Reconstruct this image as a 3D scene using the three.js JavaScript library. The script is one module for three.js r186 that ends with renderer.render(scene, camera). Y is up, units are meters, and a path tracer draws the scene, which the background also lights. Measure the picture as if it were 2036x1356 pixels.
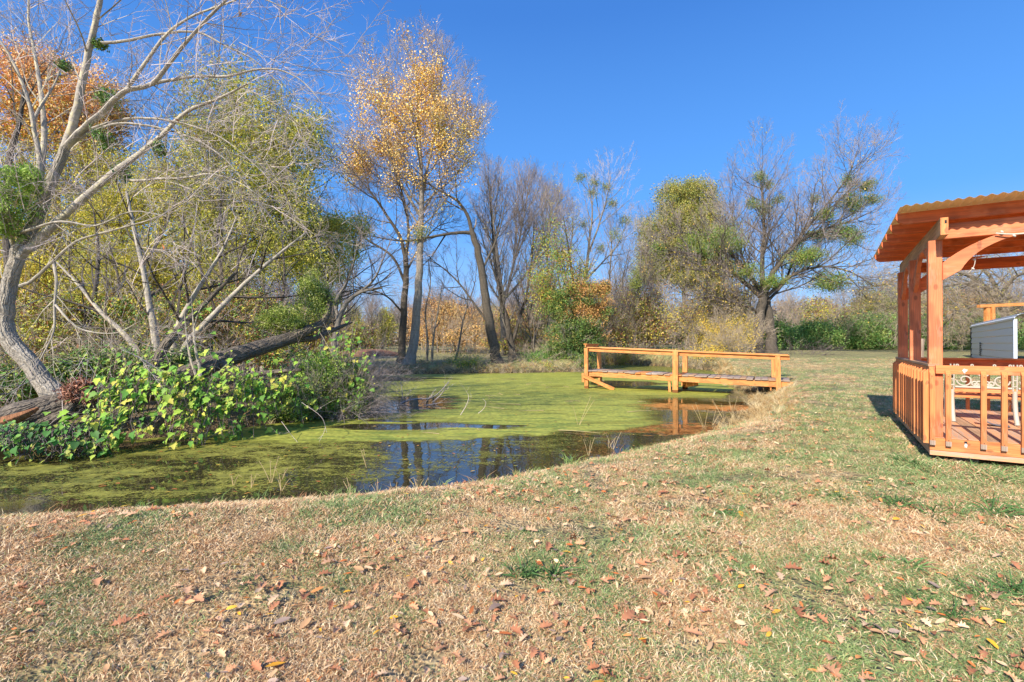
import * as THREE from 'three';
import { mergeGeometries } from 'three/addons/utils/BufferGeometryUtils.js';
import { RoundedBoxGeometry } from 'three/addons/geometries/RoundedBoxGeometry.js';

// ---------------------------------------------------------------- camera, sky, sun, exposure
const scene = new THREE.Scene();
const camera = new THREE.PerspectiveCamera(70.2, 1024 / 682, 0.1, 900);
camera.position.set(0, 1.5, 0);
camera.rotation.x = 0.0052;
const EXPOSURE = 1.56, SUN = 4.3;
const sunDir = new THREE.Vector3(-Math.sin(0.605) * Math.cos(0.59), Math.sin(0.59), Math.cos(0.605) * Math.cos(0.59)).normalize();
{
  const W = 512, H = 256, d = new Float32Array(W * H * 4), v = new THREE.Vector3();
  const hor = [0.40, 0.60, 0.80], low = [0.10, 0.31, 0.75], mid = [0.047, 0.175, 0.53], zen = [0.03, 0.11, 0.39], gnd = [0.22, 0.19, 0.12];
  const mix = (a, b, t) => a.map((x, i) => x + (b[i] - x) * t);
  for (let r = 0; r < H; r++) for (let c = 0; c < W; c++) {
    const el = ((r + 0.5) / H - 0.5) * Math.PI, az = ((c + 0.5) / W - 0.5) * 2 * Math.PI;
    v.set(Math.cos(az) * Math.cos(el), Math.sin(el), Math.sin(az) * Math.cos(el));
    const e = el * 180 / Math.PI, cs = Math.max(-1, Math.min(1, v.dot(sunDir)));
    let k;
    if (e <= 0) k = gnd; else if (e < 14) k = mix(hor, low, Math.pow(e / 14, 0.7)); else if (e < 34) k = mix(low, mid, (e - 14) / 20); else k = mix(mid, zen, (e - 34) / 56);
    const glow = e > 0 ? 0.30 * Math.exp(-(1 - cs) * 9) : 0, ray = 0.9 + 0.2 * cs * cs;
    const o = (r * W + c) * 4;
    for (let i = 0; i < 3; i++) d[o + i] = k[i] * ray + glow;
    d[o + 3] = 1;
  }
  const t = new THREE.DataTexture(d, W, H, THREE.RGBAFormat, THREE.FloatType);
  t.mapping = THREE.EquirectangularReflectionMapping; t.magFilter = THREE.LinearFilter; t.minFilter = THREE.LinearFilter; t.needsUpdate = true;
  scene.background = t; scene.environment = t;
}
const sun = new THREE.DirectionalLight(new THREE.Color(1.0, 0.93, 0.82), SUN);
sun.position.copy(sunDir).multiplyScalar(120).add(new THREE.Vector3(0, 0, -20));
sun.target.position.set(0, 0, -20);
sun.castShadow = true;
Object.assign(sun.shadow.camera, { left: -70, right: 70, top: 70, bottom: -70, near: 1, far: 300 });
sun.shadow.mapSize.set(2048, 2048);
scene.add(sun, sun.target);

// ---------------------------------------------------------------- helpers
const V3 = THREE.Vector3, PI = Math.PI;
const V = (x, y, z) => new V3(x, y, z);
function RNG(s) { return () => { s = (s + 0x6d2b79f5) | 0; let t = Math.imul(s ^ (s >>> 15), 1 | s); t = (t + Math.imul(t ^ (t >>> 7), 61 | t)) ^ t; return ((t ^ (t >>> 14)) >>> 0) / 4294967296; }; }
const lerp = (a, b, t) => a + (b - a) * t, clamp = (x, a, b) => Math.max(a, Math.min(b, x)), sst = (x, a, b) => { const t = clamp((x - a) / (b - a), 0, 1); return t * t * (3 - 2 * t); };
function h2(x, y) { let h = Math.imul(x, 374761393) + Math.imul(y, 668265263) | 0; h = Math.imul(h ^ (h >>> 13), 1274126177); return ((h ^ (h >>> 16)) >>> 0) / 4294967296; }
function vn(x, y) { const i = Math.floor(x), j = Math.floor(y), f = x - i, g = y - j, u = f * f * (3 - 2 * f), w = g * g * (3 - 2 * g); return lerp(lerp(h2(i, j), h2(i + 1, j), u), lerp(h2(i, j + 1), h2(i + 1, j + 1), u), w); }
function fbm(x, y, o = 4) { let s = 0, a = 0.5, n = 0; for (let i = 0; i < o; i++) { s += a * vn(x, y); n += a; a *= 0.5; x = x * 2.03 + 17.3; y = y * 2.03 + 9.1; } return s / n; }
const taken = {};
function numbered(n) { const k = taken[n] = (taken[n] ?? -1) + 1; return k ? n + '_' + String(k).padStart(3, '0') : n; }
function tag(o, label, category, group, kind) { if (label) o.userData.label = label; if (category) o.userData.category = category; if (group) o.userData.group = group; if (kind) o.userData.kind = kind; return o; }
function thing(name, label, category, pos = V(0, 0, 0), rotY = 0, group) { const g = new THREE.Group(); g.name = numbered(name); g.position.copy(pos); g.rotation.y = rotY; tag(g, label, category, group); scene.add(g); return g; }
function part(name, geo, mat, parent, label, kind) { const m = new THREE.Mesh(geo, mat); m.name = parent === scene ? numbered(name) : name; m.castShadow = m.receiveShadow = true; if (label) m.userData.label = label; if (kind) m.userData.kind = kind; parent.add(m); return m; }
function instances(name, geo, mat, ms, cols, parent, label) {
  const im = new THREE.InstancedMesh(geo, mat, ms.length); im.name = parent === scene ? numbered(name) : name;
  ms.forEach((m, i) => im.setMatrixAt(i, m)); if (cols) cols.forEach((c, i) => im.setColorAt(i, c));
  im.castShadow = im.receiveShadow = true; im.userData.kind = 'stuff'; if (label) im.userData.label = label; parent.add(im); return im;
}
const HX = (h) => new THREE.Color(h);
function pick(cols, r, jit = 0.15) { const c = cols[Math.floor(r() * cols.length)].clone(); const k = 1 + (r() - 0.5) * 2 * jit; return c.multiplyScalar(k); }
function mat4(p, q, s) { return new THREE.Matrix4().compose(p, q, typeof s === 'number' ? V(s, s, s) : s); }
function rq(r) { return new THREE.Quaternion().setFromEuler(new THREE.Euler(r() * 2 * PI, r() * 2 * PI, r() * 2 * PI)); }
const YUP = V(0, 1, 0);
// a pixel of the 2036-wide photograph at a distance in metres -> a place in the world (used only to survey positions)
const at = (px, py, d) => V((px - 1018) / 965 * d, 1.5 - (py - 683) / 965 * d, -d);

// ---------------------------------------------------------------- computed textures
function tex(w, h, f, srgb = true, rep = true) {
  const d = new Uint8Array(w * h * 4);
  for (let y = 0; y < h; y++) for (let x = 0; x < w; x++) { const c = f(x / w, y / h, x, y), o = (y * w + x) * 4; d[o] = c[0]; d[o + 1] = c[1]; d[o + 2] = c[2]; d[o + 3] = c[3] ?? 255; }
  const t = new THREE.DataTexture(d, w, h); t.magFilter = THREE.LinearFilter; t.minFilter = THREE.LinearMipmapLinearFilter; t.generateMipmaps = true;
  if (rep) t.wrapS = t.wrapT = THREE.RepeatWrapping; if (srgb) t.colorSpace = THREE.SRGBColorSpace; t.needsUpdate = true; return t;
}
function tvn(x, y, px, py, s) { x = ((x % px) + px) % px; y = ((y % py) + py) % py; const i = Math.floor(x), j = Math.floor(y), f = x - i, g = y - j, u = f * f * (3 - 2 * f), w = g * g * (3 - 2 * g), H = (a, b) => h2(((a % px) + px) % px + s * 131, ((b % py) + py) % py + s * 57); return lerp(lerp(H(i, j), H(i + 1, j), u), lerp(H(i, j + 1), H(i + 1, j + 1), u), w); }
const barkF = (u, v) => { const w = tvn(u * 4, v * 6, 4, 6, 1) * 1.4; const a = Math.abs(tvn(u * 9 + w, v * 5, 9, 5, 2) - 0.5) * 2, b = tvn(u * 24, v * 30, 24, 30, 3), c = tvn(u * 3, v * 4, 3, 4, 4); return clamp(0.25 + 0.5 * Math.pow(a, 0.6) + 0.25 * b - 0.1 + 0.25 * (c - 0.5), 0, 1); };
const barkTex = tex(256, 512, (u, v) => { const k = barkF(u, v), g = 150 + 105 * k; return [g, g, g * 0.98]; });
const barkBump = tex(256, 512, (u, v) => { const g = 255 * barkF(u, v); return [g, g, g]; }, false);
const smoothBark = tex(256, 512, (u, v) => { const a = tvn(u * 3, v * 30, 3, 30, 6), b = tvn(u * 14, v * 90, 14, 90, 7), c = tvn(u * 4, v * 5, 4, 5, 8), g = 165 + 90 * (0.4 * c + 0.3 * a + 0.3 * b); const lich = tvn(u * 8, v * 14, 8, 14, 9) > 0.72 ? 1.1 : 1; return [clamp(g * lich, 0, 255), clamp(g * 0.98 * lich, 0, 255), g * 0.94]; });
const grainF = (u, v, s) => { const w = tvn(u * 3, v * 6, 3, 6, s) * 0.8; return 0.5 * tvn(u * 4, v * 40 + w * 6, 4, 40, s + 1) + 0.3 * tvn(u * 10, v * 110, 10, 110, s + 2) + 0.2 * tvn(u * 3, v * 3, 3, 3, s + 3); };
const paintTex = tex(512, 256, (u, v) => { const g = grainF(u, v, 20); let k = 214 + 75 * (g - 0.3); k *= 1 - 0.16 * sst(tvn(u * 6, v * 5, 6, 5, 30), 0.5, 0.9); const fade = 0.5 * sst(tvn(u * 7, v * 6, 7, 6, 33) * 0.6 + tvn(u * 30, v * 50, 30, 50, 34) * 0.4, 0.56, 0.8); let kn = 0; for (const [a, b, q] of [[0.13, 0.3, 0.03], [0.46, 0.72, 0.025], [0.71, 0.2, 0.022], [0.9, 0.55, 0.03], [0.3, 0.9, 0.02]]) { const d = Math.hypot((u - a) * 3.9 / 1.6, (v - b)) / (q * 3.2); kn = Math.max(kn, 1 - sst(d, 0.5, 1)); } k *= 1 - 0.2 * kn; return [clamp(k + 14 * fade, 0, 255), clamp(k * (0.99 + 0.22 * fade), 0, 255), clamp(k * (0.96 + 0.5 * fade), 0, 255)]; });
// worn paint: flecks where grey wood shows
const wornTex = tex(512, 256, (u, v) => { const g = grainF(u, v, 40), wear = sst(tvn(u * 5, v * 16, 5, 16, 44) * 0.6 + tvn(u * 22, v * 60, 22, 60, 45) * 0.4, 0.47, 0.62); const p = [228 + 20 * (g - 0.5), 172 + 26 * (g - 0.5), 124], w = [196 + 60 * (g - 0.4), 168 + 55 * (g - 0.4), 142 + 50 * (g - 0.4)]; return p.map((x, i) => clamp(lerp(x, w[i], wear), 0, 255)); });
const weatherTex = tex(512, 256, (u, v) => { const g = grainF(u, v, 60), s = tvn(u * 4, v * 4, 4, 4, 66); return [158 + 90 * (g - 0.3) + 18 * s, 144 + 86 * (g - 0.3) + 12 * s, 130 + 80 * (g - 0.3) + 6 * s].map((x) => clamp(x, 0, 255)); });
const grainBump = tex(512, 256, (u, v) => { const g = 255 * grainF(u, v, 20); return [g, g, g]; }, false);

const M = {};
const std = (o) => new THREE.MeshStandardMaterial({ roughness: 0.9, metalness: 0, ...o });
M.barkPale = std({ color: new THREE.Color(0.68, 0.62, 0.54), map: smoothBark, bumpMap: barkBump, bumpScale: 0.006 });
M.barkPaleRough = std({ color: new THREE.Color(0.66, 0.57, 0.46), map: barkTex, bumpMap: barkBump, bumpScale: 0.05 });
M.barkGrey = std({ color: new THREE.Color(0.40, 0.34, 0.27), map: barkTex, bumpMap: barkBump, bumpScale: 0.03 });
M.barkDark = std({ color: new THREE.Color(0.20, 0.16, 0.12), map: barkTex, bumpMap: barkBump, bumpScale: 0.04 });
M.barkLog = std({ color: new THREE.Color(0.30, 0.24, 0.18), map: barkTex, bumpMap: barkBump, bumpScale: 0.08 });
M.rawWood = std({ color: new THREE.Color(0.62, 0.33, 0.17), map: weatherTex, bumpMap: grainBump, bumpScale: 0.02 });
M.snag = std({ color: new THREE.Color(0.70, 0.66, 0.6), map: weatherTex });
M.twigPale = std({ color: new THREE.Color(0.56, 0.46, 0.40) });
M.twigGrey = std({ color: new THREE.Color(0.36, 0.29, 0.25) });
M.twigDark = std({ color: new THREE.Color(0.17, 0.13, 0.115) });
M.twigTan = std({ color: new THREE.Color(0.46, 0.36, 0.25) });
M.leaf = std({ color: new THREE.Color(1.25, 1.25, 1.2), roughness: 0.65, side: THREE.DoubleSide });
M.leafThin = new THREE.MeshPhysicalMaterial({ color: new THREE.Color(1.25, 1.25, 1.2), roughness: 0.8, side: THREE.DoubleSide, transmission: 0.35, thickness: 0, specularIntensity: 0.5 });
M.grass = std({ color: 0xffffff, roughness: 0.85, side: THREE.DoubleSide });
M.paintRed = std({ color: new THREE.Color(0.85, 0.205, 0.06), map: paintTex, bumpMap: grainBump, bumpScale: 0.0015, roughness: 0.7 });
M.paintPost = std({ color: new THREE.Color(0.97, 0.30, 0.12), map: paintTex, bumpMap: grainBump, bumpScale: 0.0015, roughness: 0.7 });
M.paint = std({ color: new THREE.Color(0.98, 0.335, 0.105), map: paintTex, bumpMap: grainBump, bumpScale: 0.0015, roughness: 0.7 });
M.paintDock = std({ color: new THREE.Color(0.96, 0.375, 0.105), map: paintTex, bumpMap: grainBump, bumpScale: 0.002, roughness: 0.75 });
M.worn = std({ color: new THREE.Color(1, 0.93, 0.9), map: wornTex, bumpMap: grainBump, bumpScale: 0.002, roughness: 0.8 });
M.weather = std({ color: new THREE.Color(0.85, 0.78, 0.72), map: weatherTex, bumpMap: grainBump, bumpScale: 0.003, roughness: 0.9 });
M.weatherWarm = std({ color: new THREE.Color(1.0, 0.76, 0.54), map: weatherTex, bumpMap: grainBump, bumpScale: 0.003, roughness: 0.9 });
M.roof = new THREE.MeshPhysicalMaterial({ color: new THREE.Color(0.86, 0.66, 0.36), roughness: 0.8, side: THREE.DoubleSide, transmission: 0.42, thickness: 0 });
M.whiteIron = std({ color: new THREE.Color(0.52, 0.47, 0.375), roughness: 0.5 });
M.siding = std({ color: new THREE.Color(0.80, 0.77, 0.73), roughness: 0.45, metalness: 0.0 });
M.trimWhite = std({ color: new THREE.Color(0.70, 0.74, 0.82), roughness: 0.45 });
M.dark = std({ color: new THREE.Color(0.03, 0.03, 0.03) });
M.steel = std({ color: new THREE.Color(0.35, 0.36, 0.38), roughness: 0.35, metalness: 0.7 });

// boards with uv in metres along the grain, slightly rounded edges
const boardCache = {};
function board(lx, ly, lz, rad = 0.004) {
  const key = [lx, ly, lz, rad].map((x) => x.toFixed(4)).join();
  if (boardCache[key]) return boardCache[key];
  const g = new RoundedBoxGeometry(lx, ly, lz, 1, Math.min(rad, lx / 3, ly / 3, lz / 3)), p = g.attributes.position, n = g.attributes.normal, uv = g.attributes.uv, L = [lx, ly, lz];
  const long = L.indexOf(Math.max(...L)), off = h2(Math.round(lx * 1e4), Math.round((ly + lz) * 1e4));
  for (let i = 0; i < p.count; i++) {
    const c = [p.getX(i), p.getY(i), p.getZ(i)], a = [n.getX(i), n.getY(i), n.getZ(i)].map(Math.abs), ax = a.indexOf(Math.max(...a));
    const o = [0, 1, 2].filter((k) => k !== ax), u = o.includes(long) ? long : o[0], w = o.find((k) => k !== u);
    uv.setXY(i, c[u] / 1.1 + off, c[w] / 0.28 + off * 7);
  }
  return boardCache[key] = g;
}
function put(name, geo, mat, parent, x, y, z, rx = 0, ry = 0, rz = 0, label) { const m = part(name, geo, mat, parent, label); m.position.set(x, y, z); m.rotation.set(rx, ry, rz); return m; }

// ---------------------------------------------------------------- the lie of the land
const shore = [[-22, 4.2], [-9, 4.5], [-5.2, 4.85], [-3.24, 5.25], [-1.57, 5.62], [-0.12, 6.3], [0.98, 7.1], [2.45, 8.3], [3.68, 9.2], [5.0, 10.3], [6.6, 12.9], [7.9, 15.0], [8.9, 17.0], [9.6, 20.5], [11.2, 26], [13.2, 32], [11.8, 38], [8.6, 42], [6.8, 38], [6.2, 34], [5.0, 31.6], [2.8, 30.4], [0.5, 29.8], [-3, 29.0], [-7, 28.0], [-11, 27], [-15, 25], [-13.5, 21], [-8.5, 19.5], [-5.4, 17.2], [-4.2, 14.4], [-4.5, 12.4], [-5.4, 10.8], [-6.7, 9.3], [-8.6, 8.2], [-13, 7.3], [-22, 6.8]];
const shorePts = (() => { const c = new THREE.CatmullRomCurve3(shore.map(([x, z]) => V(x, 0, z)), true, 'centripetal'); return c.getPoints(260).slice(0, 260).map((p) => [p.x, p.z]); })();
function shoreDist(x, z) {
  let d = 1e9, inside = false; const n = shorePts.length;
  for (let i = 0, j = n - 1; i < n; j = i++) {
    const [ax, az] = shorePts[j], [bx, bz] = shorePts[i], ex = bx - ax, ez = bz - az, t = clamp(((x - ax) * ex + (z - az) * ez) / (ex * ex + ez * ez + 1e-9), 0, 1), qx = x - ax - ex * t, qz = z - az - ez * t;
    d = Math.min(d, qx * qx + qz * qz);
    if ((az > z) !== (bz > z) && x < (bx - ax) * (z - az) / (bz - az) + ax) inside = !inside;
  }
  d = Math.sqrt(d); return inside ? -d : d;
}
const WATER = -0.3;
function land(x, z) {
  const right = 0.15 * sst(x, 1.5, 5) + 0.0185 * Math.max(0, z - 10) * sst(x, -2, 8), left = 0.0115 * Math.max(0, z - 10) * (1 - sst(x, -2, 8));
  return Math.min(right + left, 1.0 + 0.002 * z);
}
function height(x, z, sd) {
  if (sd === undefined) sd = (x > -26 && x < 18 && z > 1 && z < 48) ? shoreDist(x, z) : 30;
  sd += 0.22 * (fbm(x * 1.1 + 4, z * 1.1) - 0.5) + 0.10 * (vn(x * 5, z * 5) - 0.5);
  const L = land(x, z) + 0.06 * (fbm(x * 0.45, z * 0.45) - 0.5) + 0.025 * (fbm(x * 2.2, z * 2.2) - 0.5);
  if (sd < 0) return WATER - Math.min(0.9, -sd * 0.4) - 0.004;
  const w = z > 20 ? 0.9 : x < -3.5 && z > 6.8 ? 0.8 : 1.25, t = clamp(sd / w, 0, 1);
  return WATER + 0.008 + (L - WATER) * (1 - (1 - t) * (1 - t));
}
// how green the lawn is at a place, 0 straw .. 1 green
function greenness(x, z) {
  const a = fbm(x * 0.5 + 31, z * 0.5 + 5, 4), b = fbm(x * 1.9 + 3, z * 1.9 + 40, 3);
  let g = 0.55 * a + 0.45 * b - 0.5;
  g += 0.13 * sst(x, -0.5, 5) * (1 - sst(z, 14, 30)) - 0.05 * (1 - sst(x, -2, 1)) + 0.11 * sst(z, 24, 32) * (1 - sst(z, 36, 46));
  g -= 0.12 * (1 - sst(z, 2, 3.6)) * (1 - sst(x, 0.5, 1.6)); 
  return 0.9 * sst(g, -0.09, 0.2);
}
const straw = [0.56, 0.42, 0.24], rust = [0.47, 0.30, 0.16], green = [0.24, 0.28, 0.115];
function groundColor(x, z, sd) {
  const g = greenness(x, z), r = sst(fbm(x * 0.9 + 70, z * 0.9, 3), 0.42, 0.68);
  const away = sst(z, 13, 26); let c = straw.map((s, i) => lerp(s, rust[i], r * 0.55 * (1 - away))).map((s, i) => lerp(s, green[i], g * 0.8)); c = c.map((s, i) => lerp(s, [0.40, 0.39, 0.165][i], away * (0.45 + 0.4 * vn(x * 0.25, z * 0.5))));
  const k = 0.82 + 0.3 * vn(x * 3.1, z * 3.1);
  c = c.map((v) => v * k);
  const soil = [0.12, 0.085, 0.05], wood = [0.22, 0.15, 0.08];
  if (sd < 0.35) c = c.map((v, i) => lerp(soil[i], v, sst(sd, 0.02, 0.35)));
  // leaf-strewn bare earth under the trees of the left bank
  const under = (1 - sst(x, -5, -3)) * sst(z, 7, 10);
  return c.map((v, i) => lerp(v, wood[i], under * 0.6 * (1 - sst(z, 20, 25))));
}
const axis = (parts) => { const a = []; for (const [from, to, step] of parts) for (let v = from; v < to - 1e-6; v += step) a.push(v); return a; };
{
  const xs = axis([[-10, 10, 0.11]]), zs = axis([[-4, 2, 0.5], [2, 11, 0.09], [11, 20, 0.18], [20, 46, 0.36]]);
  for (let s = 0.15, x = 10; x < 420; s *= 1.09, x += s) { xs.push(x); xs.unshift(-x); }
  for (let s = 0.4, z = 46; z < 620; s *= 1.12, z += s) zs.push(z);
  for (let s = 0.6, z = -4; z > -90; s *= 1.3) { z -= s; zs.unshift(z); }
  const nx = xs.length, nz = zs.length, p = new Float32Array(nx * nz * 3), c = new Float32Array(nx * nz * 3), uv = new Float32Array(nx * nz * 2), idx = [];
  zs.forEach((z, j) => xs.forEach((x, i) => {
    const k = j * nx + i, sd = (x > -26 && x < 18 && z > 1 && z < 48) ? shoreDist(x, z) : 30;
    p.set([x, height(x, z, sd), -z], k * 3); c.set(groundColor(x, z, sd), k * 3); uv.set([x / 1.9, z / 1.9], k * 2);
    if (i && j) idx.push(k - nx - 1, k - nx, k, k - nx - 1, k, k - 1);
  }));
  const g = new THREE.BufferGeometry();
  g.setAttribute('position', new THREE.BufferAttribute(p, 3)); g.setAttribute('color', new THREE.BufferAttribute(c, 3)); g.setAttribute('uv', new THREE.BufferAttribute(uv, 2)); g.setIndex(idx); g.computeVertexNormals();
  const turfF = (u, v) => { let s = 0; for (const [n, w, k] of [[60, 0.35, 1], [130, 0.35, 2], [14, 0.3, 3]]) s += w * tvn(u * n + 2 * tvn(u * 9, v * 9, 9, 9, 70 + k), v * n, n, n, 80 + k); return s; };
  const turf = tex(1024, 1024, (u, v) => { const k = 255 * clamp(0.58 + 0.85 * (turfF(u, v) - 0.25), 0.3, 1), q = tvn(u * 40, v * 40, 40, 40, 91); return [k, k * (0.95 + 0.06 * q), k * (0.86 + 0.1 * q)]; });
  const turfB = tex(512, 512, (u, v) => { const k = 255 * turfF(u, v); return [k, k, k]; }, false);
  const m = part('ground', g, std({ color: new THREE.Color(1.25, 1.25, 1.25), vertexColors: true, map: turf, bumpMap: turfB, bumpScale: 0.05, roughness: 1 }), scene);
  m.userData.kind = 'structure';
  tag(m, 'dry autumn lawn sloping to the pond with green and straw patches', 'ground');
}

// ---------------------------------------------------------------- pond and duckweed
const sheet = (x0, x1, z0, z1, y) => { const g = new THREE.PlaneGeometry(x1 - x0, z1 - z0); g.rotateX(-PI / 2); g.translate((x0 + x1) / 2, y, -(z0 + z1) / 2); return g; };
{
  const rip = tex(512, 512, (u, v) => { const k = 255 * (0.6 * tvn(u * 12, v * 12, 12, 12, 101) + 0.4 * tvn(u * 30, v * 30, 30, 30, 102)); return [k, k, k]; }, false);
  rip.repeat.set(12, 12);
  const w = part('pond_water', sheet(-24, 16, 3, 46, WATER), new THREE.MeshPhysicalMaterial({ color: new THREE.Color(0.040, 0.033, 0.014), roughness: 0.03, ior: 1.45, bumpMap: rip, bumpScale: 0.002 }), scene);
  w.userData.kind = 'structure'; tag(w, 'still dark pond water between the duckweed and the bank', 'water');
  const ell = (x, z, cx, cz, rx, rz) => Math.hypot((x - cx) / rx, (z - cz) / rz);
  const cover = (x, z, sd) => {
    const edge = 8.95 + 0.25 * Math.max(0, x + 1) + 0.55 * Math.max(0, x - 2) + 1.0 * (fbm(x * 0.8, z * 0.5 + 3, 4) - 0.5) + 0.5 * (fbm(x * 3.5, z * 5, 3) - 0.5) + 1.1 * Math.max(0, x - 5);
    let full = sst(z - edge, -0.12, 0.25);
    // open, streaky water left of the middle, under the dock and along the near bank
    const st = fbm(x * 0.7 + 9, z * 3.2, 3) - 0.5;
    full *= sst(ell(x, z, -3.0, 14.6, 1.35, 2.6) + st * 1.5, 0.75, 1.1);
    full *= sst(ell(x, z, -2.2, 10.6, 2.0, 0.5) + st * 2.2, 0.7, 1.2);
    full *= sst(ell(x, z, 4.9, 21.8, 1.9, 1.7) + st * 0.8, 0.8, 1.05);
    full *= sst(ell(x, z, -6.5, 24.5, 3, 1.6) + st * 1.5, 0.8, 1.1);
    full *= lerp(1, 0.12, sst(x - 2.7 - 0.16 * (z - 10) + 0.9 * (fbm(x * 1.3, z * 2.6, 3) - 0.5), 0, 0.9) * (1 - sst(z, 15.2, 17)));
    full *= lerp(1, 0.8, sst(fbm(x * 0.55 + 60, z * 1.9 + 8, 4), 0.60, 0.70));
    full *= lerp(1, 0.55, sst(z, 27, 31) * sst(x, 3, 5));
    let thin = (1 - full) * lerp(0.62, 0.30, sst(x, -3.4, -1.4)) * (1 - sst(z - edge, 0, 1.5));
    thin *= 0.55 + 0.9 * sst(fbm(x * 1.1 + 20, z * 1.6, 3), 0.3, 0.7);
    thin *= sst(-sd, 0.2, lerp(0.95, 1.1, sst(x, -4, -1)));
    return [full, thin];
  };
  function weed(x0, x1, z0, z1, W, H, name, label) {
    const dm = new Uint8Array(W * H * 4), da = new Uint8Array(W * H * 4);
    // coverage and shore distance change slowly: work them out on a coarse grid
    const q = 4, gw = W / q + 1, gh = H / q + 1, F = new Float32Array(gw * gh), T = new Float32Array(gw * gh);
    for (let j = 0; j < gh; j++) for (let i = 0; i < gw; i++) { const x = lerp(x0, x1, i * q / W), z = lerp(z0, z1, j * q / H), c = cover(x, z, shoreDist(x, z)); F[j * gw + i] = c[0]; T[j * gw + i] = c[1]; }
    const bil = (A, i, j) => { const a = i / q, b = j / q, i0 = Math.floor(a), j0 = Math.floor(b), f = a - i0, g = b - j0, o = j0 * gw + i0; return lerp(lerp(A[o], A[o + 1], f), lerp(A[o + gw], A[o + gw + 1], f), g); };
    for (let j = 0; j < H; j++) for (let i = 0; i < W; i++) {
      const x = lerp(x0, x1, (i + 0.5) / W), z = lerp(z0, z1, (j + 0.5) / H), full = bil(F, i, j), thin = bil(T, i, j), o = (j * W + i) * 4;
      const fine = 0.5 * h2(i + 7, j + 3) + 0.5 * vn(x * 42, z * 42), clump = fbm(x * 5.5, z * 9, 2), streak = fbm(x * 1.1 + 3, z * 6.5, 3);
      let a = 0.97 * full * (streak < 0.27 ? 0.7 : 1) * (1 - 0.35 * sst(fine, 0.75, 0.95) * (1 - full * 0.7));
      const want = thin * (0.30 + 1.05 * clump), speck = sst(want - fine, -0.03, 0.10), pad = thin * sst(fbm(x * 2.6 + 50, z * 5.5, 2), 0.66, 0.72) * 0.9;
      a = Math.max(a, speck * 0.95, pad);
      const t = fbm(x * 0.9, z * 2.6, 3), k = 0.86 + 0.28 * vn(x * 20, z * 20) + 0.12 * (h2(i, j) - 0.5), y = 0.55 + 0.6 * (t - 0.5);
      let c = [lerp(146, 180, y) * k, lerp(152, 176, y) * k, lerp(52, 74, y) * k];
      if (streak > 0.66) c = c.map((v, n) => v * [0.78, 0.84, 0.8][n]);
      const mud = 1 - full; c = [lerp(c[0], 128 * k, mud * 0.6), lerp(c[1], 120 * k, mud * 0.6), lerp(c[2], 44 * k, mud * 0.6)];
      for (let n = 0; n < 3; n++) { dm[o + n] = clamp(c[n], 0, 255); da[o + n] = clamp(a * 255, 0, 255); } dm[o + 3] = da[o + 3] = 255;
    }
    const mk = (d, s) => { const t = new THREE.DataTexture(d, W, H); t.magFilter = THREE.LinearFilter; t.minFilter = THREE.LinearFilter; if (s) t.colorSpace = THREE.SRGBColorSpace; t.needsUpdate = true; return t; };
    const g = new THREE.PlaneGeometry(x1 - x0, z1 - z0); // uv v=0 at the near edge
    g.rotateX(-PI / 2); g.translate((x0 + x1) / 2, WATER + 0.005, -(z0 + z1) / 2);
    const m = part(name, g, std({ map: mk(dm, true), alphaMap: mk(da, false), transparent: true, roughness: 0.75 }), scene);
    tag(m, label, 'duckweed', null, 'stuff');
  }
  weed(-14, 9, 3, 14, 2048, 1536, 'duckweed', 'thin speckled duckweed on the near water below the bank');
  weed(-20, 16, 14, 46, 2048, 1536, 'duckweed', 'thick yellow green duckweed mat out past the dock');
}

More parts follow.
